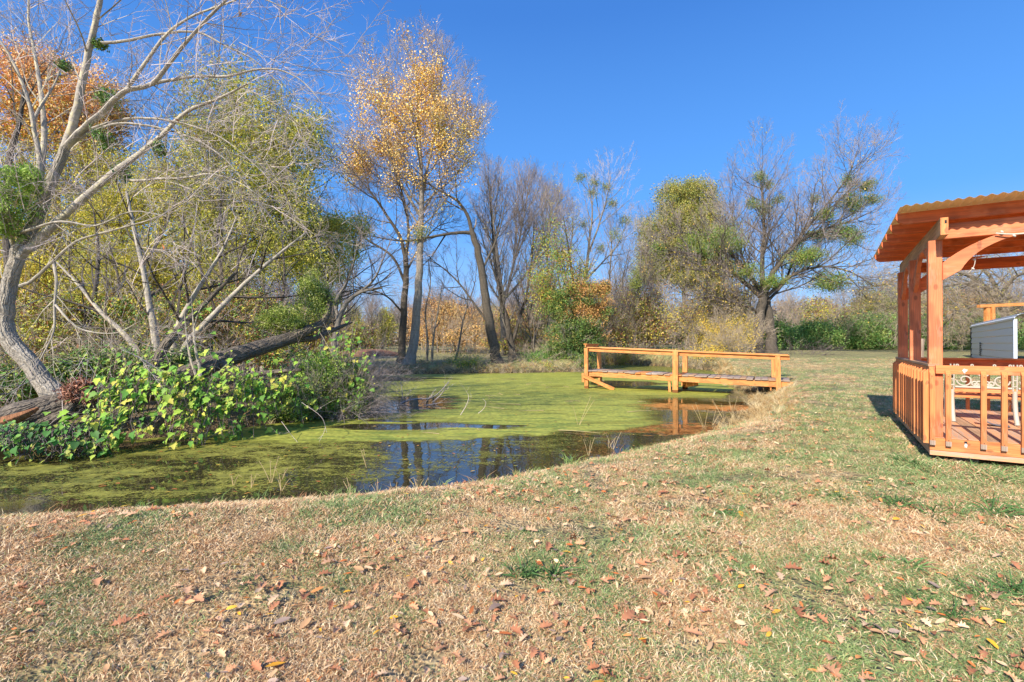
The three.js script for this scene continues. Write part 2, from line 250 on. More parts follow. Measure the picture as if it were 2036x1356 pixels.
// ---------------------------------------------------------------- gazebo (local x runs along its front, -z into its depth)
{
  const G = thing('gazebo', 'orange stained timber gazebo with corrugated roof, baluster rails and plank deck', 'gazebo', V(4.773, 0, -5.55), -0.581);
  const D = 3.4, Wd = 3.7, r = RNG(5);
  const screwGeo = new THREE.CylinderGeometry(0.0055, 0.0055, 0.003, 7).rotateX(PI / 2); M.rust = std({ color: new THREE.Color(0.16, 0.09, 0.05) });
  const bevelBaluster = (w, l, d) => { const g = board(w, l, d).clone(), p = g.attributes.position; for (let i = 0; i < p.count; i++) if (p.getY(i) > l / 2 - 0.01 && p.getZ(i) > 0) p.setY(i, p.getY(i) - 0.035); g.computeVertexNormals(); return g; };
  const balGeo = bevelBaluster(0.047, 0.85, 0.045), balWide = bevelBaluster(0.05, 0.85, 0.05), tipGeo = board(0.0485, 0.055, 0.0465, 0.003);
  // deck and its rims
  for (let i = 0, x = 0.045; x < Wd - 0.1; x += 0.146, i++) put('deck_board', board(0.138, 0.03, D - 0.1 - i * 0.0011), i % 5 === 3 ? M.weatherWarm : M.worn, G, x + 0.069, 0.4135 + (i % 3) * 0.0015, -D / 2);
  put('rim_board', board(Wd, 0.14, 0.04), M.paint, G, Wd / 2, 0.357, -0.02); put('rim_board', board(Wd, 0.055, 0.055), M.worn, G, Wd / 2, 0.257, -0.028, 0, 0, 0, 'bare weathered lower rim board');
  put('rim_board', board(0.04, 0.19, D - 0.05), M.weatherWarm, G, 0.019, 0.335, -D / 2 - 0.02); put('rim_board', board(Wd, 0.19, 0.04), M.paint, G, Wd / 2, 0.333, -D + 0.02); put('rim_board', board(0.04, 0.19, D - 0.05), M.paint, G, Wd - 0.02, 0.335, -D / 2 - 0.02);
  for (const x of [0.35, 1.4, 2.4, 3.3]) for (const z of [-0.3, -1.7, -3.1]) put('footing', board(0.2, 0.36, 0.2), M.weather, G, x, 0.1, z);
  // posts
  const px = [0.064, 1.85, 3.62], pv = [0.12, 1.70, 3.09];
  for (const x of px) for (const v of pv) if (!(x === 1.85)) put('post', board(0.124, 2.255, 0.13, 0.006), M.paintPost, G, x, 0.43 + 1.1275, -v);
  // rails
  put('rail', board(Wd - 0.05, 0.095, 0.04), M.paint, G, Wd / 2 + 0.03, 1.205, -0.021);
  put('rail', board(0.04, 0.09, D - 0.04), M.paint, G, 0.02, 1.19, -D / 2);
  put('rail_cap', board(0.10, 0.03, D), M.weatherWarm, G, 0.045, 1.252, -D / 2 - 0.05, 0, 0, 0, 'weathered top board of the side rail');
  put('rail', board(Wd, 0.19, 0.04), M.paintRed, G, Wd / 2, 1.14, -D + 0.02); put('rail_cap', board(Wd, 0.03, 0.12), M.paint, G, Wd / 2, 1.252, -D + 0.06);
  put('rail', board(0.04, 0.14, D), M.paint, G, Wd - 0.02, 1.18, -D / 2);
  // balusters; the third of the front row is gone and has left bare marks
  const fs = [0.02, 0.157, 0.446, 0.608, 0.76]; for (let s = 0.912; s < Wd; s += 0.152) fs.push(s);
  fs.forEach((s, i) => { const b = put('baluster', balGeo, M.paint, G, s, 0.775, 0.0235, (r() - 0.5) * 0.006, 0, (r() - 0.5) * 0.012); if (i < 6) { const t = part('bare_tip', tipGeo, M.weather, b); t.position.set(0, -0.398, 0); for (const y of [0.355, -0.36]) { const c = part('screw', screwGeo, M.rust, b); c.position.set((r() - 0.5) * 0.008, y, 0.0225); } } });
  for (let i = 0; i < 15; i++) { const v = 0.03 + i * 0.232; put('baluster', balWide, M.paint, G, -0.026 - 0.012 * r(), 0.78 + 0.012 * (r() - 0.5), -v, 0, -PI / 2 + 0.08 * (r() - 0.5), 0.012 * (r() - 0.5)); }
  for (let s = 0.2; s < Wd; s += 0.24) put('baluster', balGeo, M.paint, G, s, 0.75, -D - 0.0235, 0, PI, 0);
  for (let i = 1; i < 14; i++) put('baluster', balGeo, M.paint, G, Wd + 0.0235, 0.775, -i * 0.24, 0, PI / 2, 0);
  const blot = (w, h, x, y, z) => { const s = new THREE.Shape(); const q = RNG(Math.round(x * 1000)); for (let i = 0; i < 14; i++) { const a = i / 14 * 2 * PI, k = 0.65 + 0.5 * q(); s[i ? 'lineTo' : 'moveTo'](Math.cos(a) * w * k, Math.sin(a) * h * k); } const m = part('bare_patch', new THREE.ExtrudeGeometry(s, { depth: 0.002, bevelEnabled: false }), std({ color: new THREE.Color(0.72, 0.62, 0.52) }), G); m.position.set(x, y, z); };
  blot(0.022, 0.018, 0.302, 1.203, 0.0005); blot(0.012, 0.03, 0.297, 1.195, 0.0015); blot(0.016, 0.03, 0.305, 0.37, 0.0005);
  put('peg', board(0.025, 0.02, 0.012), M.dark, G, 0.305, 0.405, 0.004);
  // beams
  put('beam', board(0.07, 0.195, D + 0.35, 0.006), M.weatherWarm, G, 0.10, 2.7825, -D / 2 + 0.06, 0, 0, 0, 'weathered brown side beam');
  put('beam_end', board(0.066, 0.19, 0.012, 0.003), M.paint, G, 0.10, 2.7825, 0.239);
  put('beam', board(Wd - 0.2, 0.17, 0.045, 0.006), M.paintPost, G, 0.137 + (Wd - 0.2) / 2, 2.77, -0.04); put('beam', board(Wd - 0.3, 0.17, 0.045), M.paintRed, G, Wd / 2, 2.77, -D + 0.1); put('beam', board(0.07, 0.195, D + 0.3), M.paintRed, G, 3.6, 2.7825, -D / 2);
  // rafters with rounded tails
  const rl = Wd + 0.62, rs = new THREE.Shape(); rs.moveTo(0, 0.125); rs.lineTo(0, 0.075); rs.quadraticCurveTo(0.02, 0, 0.11, 0); rs.lineTo(rl - 0.11, 0); rs.quadraticCurveTo(rl - 0.02, 0, rl, 0.075); rs.lineTo(rl, 0.125); rs.closePath();
  const rg = new THREE.ExtrudeGeometry(rs, { depth: 0.04, bevelEnabled: true, bevelSize: 0.003, bevelThickness: 0.003, bevelSegments: 1, curveSegments: 6 });
  for (let i = 0; i < 6; i++) put('rafter', rg, M.paintRed, G, -0.30, 2.885 + i * 0.002, 0.02 - i * 0.635);
  for (const x of [0.9, 2.2, 3.4]) put('purlin', board(0.04, 0.03, D + 0.1), M.paint, G, x, 3.006, -D / 2, 0, 0, 0);
  // corrugated roof sheets, a hand apart in tone
  const per = 0.086, amp = 0.010;
  for (let k = 0; k < 3; k++) {
    const x0 = -0.29 + k * 1.46, n = 136, rows = 6, g = new THREE.PlaneGeometry(1.5, 4.08, n, rows), p = g.attributes.position;
    for (let i = 0; i < p.count; i++) { const x = p.getX(i) + x0 + 0.75, v = p.getY(i) + 2.04 - 0.36; p.setXYZ(i, x, 3.042 + k * 0.002 + amp * Math.sin(x / per * 2 * PI) + 0.012 * v + 0.004 * Math.sin(x * 3 + v * 2), -v); }
    g.computeVertexNormals();
    const low = g.clone(); low.translate(0, -0.004, 0); { const ix = low.index.array; for (let i = 0; i < ix.length; i += 3) { const t = ix[i]; ix[i] = ix[i + 1]; ix[i + 1] = t; } low.computeVertexNormals(); }
    part('roof_sheet', mergeGeometries([g, low]), M.roof, G);
  }
  // curved knee braces
  const bs = new THREE.Shape(); bs.moveTo(0, -0.27); bs.quadraticCurveTo(0.17, -0.10, 0.45, 0); bs.lineTo(0.70, 0); bs.quadraticCurveTo(0.28, -0.08, 0.15, -0.36); bs.lineTo(0, -0.46); bs.closePath();
  const bg = new THREE.ExtrudeGeometry(bs, { depth: 0.04, bevelEnabled: true, bevelSize: 0.003, bevelThickness: 0.003, bevelSegments: 1, curveSegments: 10 });
  const brace = (x, v, ry) => put('knee_brace', bg, M.paintPost, G, x, 2.684, -v, 0, ry, 0);
  brace(0.126, 0.06, 0); brace(0.045, 0.185, PI / 2); brace(0.045, 1.765, PI / 2); brace(0.085, 1.635, -PI / 2); brace(0.085, 3.025, -PI / 2); brace(0.126, 3.16, 0); brace(0.126, 1.76, 0); brace(3.53, 0.02, PI); brace(3.53, 3.26, PI);
  put('screw', board(0.018, 0.035, 0.006), M.dark, G, 0.11, 2.83, 0.247);

  // bench on the deck, its back to the front rail
  const toWorld = (s, y, v) => G.localToWorld(V(s, y, -v)); G.updateMatrixWorld();
  const B = thing('garden_bench', 'garden bench with cream scrolled iron frame and orange slats on the gazebo deck', 'bench', toWorld(0.46, 0.43, 1.72), -0.581);
  const tube = (pts, rad, sides = 6, closed = false) => new THREE.TubeGeometry(new THREE.CatmullRomCurve3(pts, closed), Math.max(6, pts.length * 4), rad, sides, closed);
  const L = 1.24;
  for (let i = 0; i < 4; i++) put('seat_slat', board(L, 0.028, 0.085), M.paint, B, L / 2, 0.345 + 0.012 * i, -0.05 - i * 0.105, 0.08, 0, 0);
  put('back_slat', board(L, 0.06, 0.022), M.paint, B, L / 2, 0.435, 0.012, -0.08, 0, 0); put('back_slat', board(L, 0.055, 0.022), M.paint, B, L / 2, 0.735, 0.036, -0.08, 0, 0);
  const iron = [];
  const scroll = (cx, cy, rr, dir, turns = 1.4) => { const a = []; for (let i = 0; i <= 20; i++) { const t = i / 20, q = rr * (1 - 0.78 * t), an = dir * t * turns * 2 * PI + (dir > 0 ? PI : 0); a.push(V(cx + Math.cos(an) * q, cy + Math.sin(an) * q, 0.024)); } return tube(a, 0.011, 5); };
  for (let k = 0; k < 2; k++) {
    const x0 = k * 0.62, P = [];
    P.push(tube([V(x0 + 0.03, 0.475, 0.024), V(x0 + 0.59, 0.475, 0.024)], 0.016), tube([V(x0 + 0.03, 0.70, 0.03), V(x0 + 0.59, 0.70, 0.03)], 0.016));
    for (const [cx, dir] of [[0.13, 1], [0.49, -1]]) P.push(scroll(x0 + cx, 0.57, 0.085, dir), scroll(x0 + cx + dir * 0.10, 0.53, 0.04, -dir));
    P.push(tube([V(x0 + 0.06, 0.66, 0.026), V(x0 + 0.2, 0.685, 0.026), V(x0 + 0.31, 0.6, 0.026), V(x0 + 0.31, 0.5, 0.026)], 0.012), tube([V(x0 + 0.56, 0.66, 0.026), V(x0 + 0.42, 0.685, 0.026), V(x0 + 0.31, 0.6, 0.026)], 0.012), scroll(x0 + 0.27, 0.53, 0.045, 1), scroll(x0 + 0.35, 0.53, 0.045, -1));
    part('scroll_panel', mergeGeometries(P.map((g) => g.toNonIndexed())), M.whiteIron, B);
    for (const x of [0.05, 0.2, 0.42, 0.57]) { const l = put('lug', new THREE.CylinderGeometry(0.018, 0.018, 0.012, 10), M.whiteIron, B, x0 + x, 0.775, 0.048, PI / 2, 0, 0); put('screw', new THREE.CylinderGeometry(0.006, 0.006, 0.016, 6), M.dark, l, 0, 0.002, 0); }
  }
  for (const x of [0.0, 0.02 + 0.6, L]) {
    const P = [];
    for (const o of [-0.018, 0.018]) P.push(tube([V(x + o, 0.44, 0.02), V(x + o, 0.62, 0.03), V(x + o, 0.79, 0.045)], 0.010));
    for (const y of [0.5, 0.58, 0.66, 0.74]) P.push(tube([V(x - 0.018, y, 0.03), V(x + 0.018, y, 0.03)], 0.008));
    P.push(tube([V(x, 0.44, 0.02), V(x, 0.30, 0.02), V(x, 0.12, 0.06), V(x, 0.0, 0.12)], 0.027), tube([V(x, 0.36, -0.4), V(x, 0.25, -0.36), V(x, 0.1, -0.40), V(x, 0, -0.46)], 0.026));
    P.push(tube([V(x, 0.05, 0.08), V(x, 0.22, -0.02), V(x, 0.28, -0.17), V(x, 0.22, -0.31), V(x, 0.06, -0.40)], 0.019), tube([V(x, 0.36, -0.42), V(x, 0.33, -0.2), V(x, 0.34, 0.02)], 0.016));
    if (x !== 0.62) P.push(tube([V(x, 0.62, 0.03), V(x, 0.60, -0.15), V(x, 0.58, -0.35), V(x, 0.5, -0.43), V(x, 0.36, -0.41)], 0.018));
    part('end_frame', mergeGeometries(P.map((g) => g.toNonIndexed())), M.whiteIron, B);
  }
  // bent offcut of sheet metal lying on the deck
  { const g = new THREE.PlaneGeometry(0.30, 0.17, 14, 4), p = g.attributes.position; for (let i = 0; i < p.count; i++) { const x = p.getX(i), y = p.getY(i); p.setXYZ(i, x, 0.10 * Math.pow(clamp(0.06 - x, 0, 1) / 0.2, 2) + 0.012, y); } g.computeVertexNormals(); const back = g.clone(); back.translate(0, -0.004, 0); const m = part('metal_offcut', mergeGeometries([g, back]), new THREE.MeshStandardMaterial({ color: new THREE.Color(0.3, 0.31, 0.34), roughness: 0.45, metalness: 0.5, side: THREE.DoubleSide }), scene); m.position.copy(toWorld(0.82, 0.431, 1.45)); m.rotation.y = -0.7; tag(m, 'grey bent piece of sheet metal lying on the gazebo deck under the bench', 'scrap metal'); }
  // cord of fairy lights caught on the brace
  { const a = toWorld(0.62, 2.66, 0.03), P = [tube([toWorld(0.55, 2.69, -0.02), toWorld(0.66, 2.665, -0.03), toWorld(0.78, 2.66, -0.03), toWorld(1.2, 2.67, -0.03)], 0.008), tube([toWorld(0.44, 2.64, 0.09), toWorld(0.42, 2.5, 0.12), toWorld(0.40, 2.36, 0.13), toWorld(0.36, 2.30, 0.14)], 0.004)];
    const c = thing('light_cord', 'pale cord of small fairy lights hanging from the front beam of the gazebo', 'string lights', a); const inv = a.clone().negate(); part('cord', mergeGeometries(P).translate(inv.x, inv.y, inv.z), std({ color: new THREE.Color(0.62, 0.55, 0.45) }), c);
    for (const [s, y, v] of [[0.69, 2.645, -0.03], [0.405, 2.44, 0.125], [0.395, 2.34, 0.13], [0.6, 2.7, -0.02]]) { const b = part('bulb', new THREE.SphereGeometry(0.011, 8, 6).scale(1, 1.7, 1), std({ color: new THREE.Color(0.75, 0.7, 0.6), roughness: 0.3 }), c); b.position.copy(toWorld(s, y, v)).sub(a); b.rotation.z = 1; } }
}

// ---------------------------------------------------------------- dock (local x from the pond end to the bank, -z across it)
{
  const T = thing('dock', 'small orange painted wooden dock with rails reaching over the duckweed', 'dock', V(3.03, 0, -19.5), -0.49);
  const sl = -0.0237, Wd = 1.35, dk = (x) => 0.41 + sl * x, rt = (x) => 1.345 + sl * 1.5 * x, tilt = Math.atan(sl), rtilt = Math.atan(sl * 1.5), r = RNG(9);
  const X = [0, 3.42, 6.72];
  for (const z of [0, -Wd]) {
    put('stringer', board(3.40, 0.19, 0.045), M.paintDock, T, 1.72, dk(1.72) - 0.115, z + 0.02, 0, 0, tilt); put('stringer', board(3.72, 0.20, 0.05), M.paintDock, T, 5.3, dk(5.3) - 0.12, z + 0.018, 0, 0, tilt);
    put('rail_cap', board(3.5, 0.035, 0.14), M.paintDockPale ??= std({ color: new THREE.Color(1.0, 0.46, 0.16), map: paintTex, roughness: 0.8 }), T, 1.74, rt(1.74), z - 0.005, 0, 0, rtilt - 0.002); put('rail_cap', board(3.62, 0.035, 0.14), M.paintDock, T, 5.24, rt(5.24) - 0.004, z + 0.01, 0, 0, rtilt + 0.002);
    put('rail', board(3.34, 0.14, 0.04), M.paintDock, T, 1.72, rt(1.72) - 0.09, z - 0.03, 0, 0, rtilt - 0.002); put('rail', board(3.6, 0.13, 0.04), M.paintDock, T, 5.26, rt(5.26) - 0.092, z - 0.02, 0, 0, rtilt + 0.004);
  }
  const post = (x, z, w, y0, y1, lx = 0, lz = 0, m = M.paintDock) => put('post', board(w, y1 - y0, w, 0.008), m, T, x, (y0 + y1) / 2, z, lx, 0, lz);
  post(X[0], 0.09, 0.145, -1.0, rt(0) - 0.02, 0, 0.012); post(X[1], 0.12, 0.19, -1.0, rt(3.4) - 0.02, 0, -0.008); post(X[2], 0.10, 0.15, -0.25, rt(6.7) - 0.03, 0, 0.02);
  post(X[0] + 0.06, -Wd - 0.08, 0.15, -1.0, rt(0) - 0.02, 0.02, 0.03); post(X[1] + 0.1, -Wd - 0.1, 0.18, -1.0, rt(3.5) - 0.02, 0, -0.01); post(X[2] - 0.12, -Wd - 0.09, 0.15, -0.3, rt(6.6) - 0.02, 0, 0.01);
  for (const [x, z, w] of [[X[0], 0.09, 0.151], [X[1], 0.12, 0.196], [X[0] + 0.06, -Wd - 0.08, 0.156], [X[1] + 0.1, -Wd - 0.1, 0.186]]) put('waterline_stain', board(w, 0.13, w, 0.01), M.stain ??= std({ color: new THREE.Color(0.42, 0.2, 0.06), map: weatherTex }), T, x, WATER + 0.045, z);
  put('end_rail', board(0.045, 0.10, Wd + 0.28), M.paintDock, T, -0.03, rt(0) + 0.065, -Wd / 2 + 0.02);
  put('end_rail', board(0.16, 0.035, Wd + 0.3), M.paintDock, T, -0.03, rt(0) + 0.133, -Wd / 2 + 0.02);
  put('cross_beam', board(0.045, 0.16, Wd), M.paintDock, T, 0.12, dk(0) - 0.27, -Wd / 2); put('cross_beam', board(0.045, 0.18, Wd), M.paintDock, T, 3.62, dk(3.5) - 0.28, -Wd / 2); put('cross_beam', board(0.045, 0.16, Wd), M.paintDock, T, 6.5, dk(6.5) - 0.27, -Wd / 2);
  for (let i = 0, x = 0.02; x < 7.05; i++) {
    const w = 0.185 + 0.03 * r(), m = i === 9 || i === 10 || i === 15 || i === 16 ? M.paintDock : i === 11 || i === 12 ? M.trimPale ??= std({ color: new THREE.Color(1, 0.98, 0.97), map: weatherTex }) : i % 4 === 2 ? M.weatherWarm : M.weather;
    put('plank', board(w, 0.038, Wd + 0.12 + 0.06 * r()), m, T, x + w / 2, dk(x + w / 2) + 0.002 + 0.012 * r(), -Wd / 2 + 0.05 * r(), (r() - 0.5) * 0.01, (r() - 0.5) * 0.02, tilt + (r() - 0.5) * 0.03); x += w + 0.012 + (i % 7 === 6 ? 0.03 : 0);
  }
  put('fallen_brace', board(1.32, 0.14, 0.04), M.paintDock, T, 0.52, -0.03, 0.20, 0.15, 0.05, -0.40, 'fallen brace board slanting into the duckweed'); put('brace', board(0.10, 0.36, 0.04), M.paintDock, T, -0.12, 0.14, 0.18, 0, 0, 0.02);
  put('brace', board(0.5, 0.2, 0.05), M.paintDock, T, 3.85, -0.02, -0.75, 0, 0.5, 0.15); put('brace', board(0.09, 0.55, 0.05), M.paintDock, T, 3.18, -0.05, -0.02, 0, 0, 0.05);
}

// ---------------------------------------------------------------- metal carport, timber frame and fence post across the lawn
{
  const a = V(31.3, 0.42, -33), b = V(22.5, 0.42, -21.6), dir = b.clone().sub(a), L = dir.length(), ry = Math.atan2(-dir.z, dir.x), H = 2.18;
  const S = thing('metal_carport', 'pale metal carport with ribbed wall and rolled white roof edge', 'carport', a, ry); // local +x towards the viewer's end; its visible wall faces +z
  const lapShape = new THREE.Shape(); lapShape.moveTo(0, 0); lapShape.lineTo(-0.06, 0.03); lapShape.lineTo(-0.035, 0.32); lapShape.lineTo(0, 0.36); lapShape.closePath();
  const sp = new THREE.ExtrudeGeometry(lapShape, { depth: L - 0.15, bevelEnabled: false }).rotateY(PI / 2);
  for (let i = 0; i < 6; i++) { const m = part('siding_panel', sp, M.siding, S); m.position.set(0, i * 0.363, 0); }
  const prof = []; for (let i = 0; i <= 8; i++) { const t = i / 8 * PI / 2; prof.push([-0.30 + 0.40 * Math.cos(t), H - 0.02 + 0.26 * Math.sin(t)]); }
  prof.push([-2.0, H + 0.62], [-3.6, H + 1.0], [-6.4, H + 0.24]);
  const rp = [], ri = []; prof.forEach(([z, y]) => { for (const x of [-0.2, L + 0.1]) rp.push(x, y, z); }); for (let i = 0; i < prof.length - 1; i++) ri.push(i * 2, i * 2 + 1, i * 2 + 3, i * 2, i * 2 + 3, i * 2 + 2);
  const rg = new THREE.BufferGeometry(); rg.setAttribute('position', new THREE.Float32BufferAttribute(rp, 3)); rg.setIndex(ri);
  const rn = rg.toNonIndexed(); rn.computeVertexNormals(); const rm = std({ color: new THREE.Color(0.86, 0.86, 0.86), roughness: 0.4, side: THREE.DoubleSide }); part('roof', rn, rm, S);
  for (const [i, t] of [[1, 0.02], [4, 0.02], [7, 0.02]]) put('roof_rib', board(L + 0.3, 0.035, 0.03), rm, S, L / 2 - 0.05, prof[i][1] + 0.012, prof[i][0] + 0.012);
  put('corner_post', board(0.16, H - 0.02, 0.12), M.trimWhite, S, L - 0.09, H / 2, 0.06); put('corner_post', board(0.1, H - 0.02, 0.12), M.dark, S, 0.0, H / 2, 0.02);
  put('gable_trim', board(0.06, 0.16, 3.5), M.dark, S, L + 0.1, H + 0.62, -1.9, 0.235, 0, 0);
  for (let i = 0; i < 7; i++) put('vent_slat', board(0.5, 0.07, 0.03), M.dark, S, 4.2, 0.38 + i * 0.12, 0.075, 0.4, 0, 0);
  put('far_wall', board(L - 0.3, H, 0.05), M.siding, S, L / 2, H / 2, -6.2);
  const F = thing('timber_frame', 'orange timber post and beam frame standing behind the metal carport', 'timber frame', V(37.2, 0.6, -38));
  put('post', board(0.27, 4.0, 0.27), M.paintDock, F, 0, 1.9, 0); put('post', board(0.24, 4.0, 0.27), M.paintDock, F, 0.32, 1.9, 0.1); put('beam', board(8, 0.24, 0.3), M.paintDock, F, 3.3, 4.0, 0.05, 0, 0, 0.045); put('post', board(0.27, 4.4, 0.27), M.paintDock, F, 6.5, 2.1, 0);
  const P = part('fence_post', board(0.24, 1.5, 0.22, 0.04), M.weather, scene); P.position.set(25.3, 1.05, -30); P.rotation.set(0.03, 0.4, -0.03); tag(P, 'weathered grey wooden fence post standing in the lawn beyond the gazebo', 'fence post');
}

// ---------------------------------------------------------------- growing things
class Wood {
  constructor() { this.p = []; this.u = []; this.i = []; this.n = 0; }
  tube(pts, rad, sides) {
    const N = pts.length, t = V(), a = V(1, 0, 0), b = V(); let L = 0;
    const reps = Math.max(1, Math.round(rad[0] * 2 * PI / 0.45));
    for (let k = 0; k < N; k++) {
      t.subVectors(pts[Math.min(N - 1, k + 1)], pts[Math.max(0, k - 1)]).normalize();
      if (k === 0 && Math.abs(t.x) > 0.8) a.set(0, 0, 1);
      a.addScaledVector(t, -a.dot(t)).normalize(); b.crossVectors(t, a);
      if (k) L += pts[k].distanceTo(pts[k - 1]);
      for (let s = 0; s <= sides; s++) { const an = s / sides * 2 * PI, c = Math.cos(an) * rad[k], d = Math.sin(an) * rad[k]; this.p.push(pts[k].x + a.x * c + b.x * d, pts[k].y + a.y * c + b.y * d, pts[k].z + a.z * c + b.z * d); this.u.push(s / sides * reps, L / 0.9); }
      if (k) for (let s = 0; s < sides; s++) { const o = this.n + (k - 1) * (sides + 1) + s, q = o + sides + 1; this.i.push(o, o + 1, q, o + 1, q + 1, q); }
    }
    this.n += N * (sides + 1);
  }
  geo(origin) {
    const g = new THREE.BufferGeometry(), p = new Float32Array(this.p); if (origin) for (let i = 0; i < p.length; i += 3) { p[i] -= origin.x; p[i + 1] -= origin.y; p[i + 2] -= origin.z; }
    g.setAttribute('position', new THREE.BufferAttribute(p, 3)); g.setAttribute('uv', new THREE.BufferAttribute(new Float32Array(this.u), 2)); g.setIndex(this.i); g.computeVertexNormals(); return g;
  }
}
const rv = (r) => V(r() * 2 - 1, r() * 2 - 1, r() * 2 - 1);
function smooth(pts, per = 4) { return pts.length < 3 ? pts : new THREE.CatmullRomCurve3(pts, false, 'centripetal').getPoints((pts.length - 1) * per); }
function taper(n, r0, r1, pw = 1) { return Array.from({ length: n }, (_, i) => lerp(r0, r1, Math.pow(i / (n - 1), pw))); }
const lenOf = (p) => { let s = 0; for (let i = 1; i < p.length; i++) s += p[i].distanceTo(p[i - 1]); return s; };
// twig sprays: a metre-long shoot with side twigs, three variants
function twigSpray(seed, droop, rad) {
  const r = RNG(seed), w = new Wood(), go = (p, d, L, rr, lv) => {
    const n = lv === 0 ? 5 : 3, pts = [p.clone()], q = p.clone(), dd = d.clone();
    for (let i = 0; i < n; i++) { dd.addScaledVector(rv(r), 0.16).normalize(); dd.y -= droop / n; dd.normalize(); q.addScaledVector(dd, L / n); pts.push(q.clone()); }
    w.tube(pts, taper(pts.length, rr, rr * 0.45), 3);
    if (lv < 2) { const k = lv === 0 ? 8 : 2; for (let i = 0; i < k; i++) { const t = lerp(0.12, 0.97, (i + r() * 0.8) / k), f = t * n, j = Math.min(n - 1, Math.floor(f)), s = pts[j].clone().lerp(pts[j + 1], f - j), e = pts[j + 1].clone().sub(pts[j]).normalize(); const side = rv(r).cross(e).normalize(); go(s, e.multiplyScalar(0.75).addScaledVector(side, 0.62).normalize(), L * lerp(0.55, 0.28, t) * (0.7 + 0.6 * r()), rr * 0.6, lv + 1); } }
  };
  go(V(), V(0, 1, 0), 1, rad, 0); return w.geo();
}
const sprayUp = [1, 2, 3].map((s) => twigSpray(s, 0, 0.0095)), sprayDroop = [4, 5, 6].map((s) => twigSpray(s, 0.7, 0.009)), sprayFine = [7, 8, 9].map((s) => twigSpray(s, 0.25, 0.0068));
// a few leaves on invisible petioles: folded diamonds scattered through a small ball
function leafCluster(seed, n, R, size, w = 0.62) {
  const r = RNG(seed), p = [], idx = [], q = new THREE.Quaternion(), e = new THREE.Euler();
  for (let k = 0; k < n; k++) {
    const c = rv(r).multiplyScalar(R), s = size * (0.7 + 0.6 * r()); q.setFromEuler(e.set((r() - 0.5) * 2.2, r() * 2 * PI, (r() - 0.5) * 2.2));
    for (const [x, y, z] of [[0, 0, 0], [w / 2, 0.12, 0.45], [0, 0, 1], [-w / 2, 0.12, 0.45]]) { const v = V(x * s, y * s, z * s).applyQuaternion(q).add(c); p.push(v.x, v.y, v.z); }
    const o = k * 4; idx.push(o, o + 1, o + 2, o, o + 2, o + 3);
  }
  const g = new THREE.BufferGeometry(); g.setAttribute('position', new THREE.Float32BufferAttribute(p, 3)); g.setIndex(idx); const f = g.toNonIndexed(); f.computeVertexNormals(); return f;
}
const clusters = {};
const clusterGeo = (n, R, size, w) => clusters[[n, R, size, w]] ??= leafCluster(n * 31 + Math.round(size * 1000), n, R, size, w);
// env: ellipsoids {c, r:[x,y,z]}; <1 inside any
const inEnv = (env, p) => { if (!env) return 0; let m = 9; for (const e of env) m = Math.min(m, Math.hypot((p.x - e.c.x) / e.r[0], (p.y - e.c.y) / e.r[1], (p.z - e.c.z) / e.r[2])); return m; };
function branchOut(W, stem, lv, o, r, tips) {
  const n = Math.round(o.n[lv] * (0.85 + 0.3 * r()) * (lv === 0 ? 1 : clamp(stem.len / o.ref, 0.35, 1.4))), P = stem.p, N = P.length; let az = r() * 6.28;
  for (let i = 0; i < n; i++) {
    const t = lerp(lv === 0 ? o.t0 : 0.12, 0.98, (i + r() * 0.9) / n), f = t * (N - 1), j = Math.min(N - 2, Math.floor(f)), base = P[j].clone().lerp(P[j + 1], f - j), dir = P[j + 1].clone().sub(P[j]).normalize(), rr = lerp(stem.r[j], stem.r[j + 1], f - j);
    az += 2.4 + (r() - 0.5); const a = Math.abs(dir.y) > 0.9 ? V(1, 0, 0) : YUP, s1 = a.clone().cross(dir).normalize(), s2 = dir.clone().cross(s1), side = s1.multiplyScalar(Math.cos(az)).addScaledVector(s2, Math.sin(az));
    const ang = o.ang[lv] * (0.75 + 0.5 * r()); let d = dir.clone().multiplyScalar(Math.cos(ang)).addScaledVector(side, Math.sin(ang)).normalize();
    let L = (lv === 0 ? o.len * (1 - o.shape * Math.abs(t - (o.peak ?? 0.2))) : stem.len * o.lr * (1 - 0.45 * t)) * (0.65 + 0.6 * r());
    const seg = o.seg ?? 5, pts = [base], q = base.clone(); let used = 0;
    for (let k = 0; k < seg; k++) { d.addScaledVector(rv(r), o.wob * (lv ? 1.2 : 0.8)); d.y += o.up * (k + 1) / seg * (lv ? 0.7 : 1); d.normalize(); q.addScaledVector(d, L / seg); used += L / seg; pts.push(q.clone()); if (o.env && inEnv(o.env, q) > 1.02 && k > 0) break; }
    const r0 = Math.max(0.005, Math.min(rr * 0.62, 0.016 * used + 0.004)) * (o.thick ?? 1), rad = taper(pts.length, r0, r0 * 0.3);
    W.tube(pts, rad, r0 > 0.05 ? 6 : r0 > 0.02 ? 4 : 3);
    const child = { p: pts, r: rad, len: used };
    if (lv + 1 < o.n.length) branchOut(W, child, lv + 1, o, r, tips);
    tips.push({ s: child, lv });
  }
}
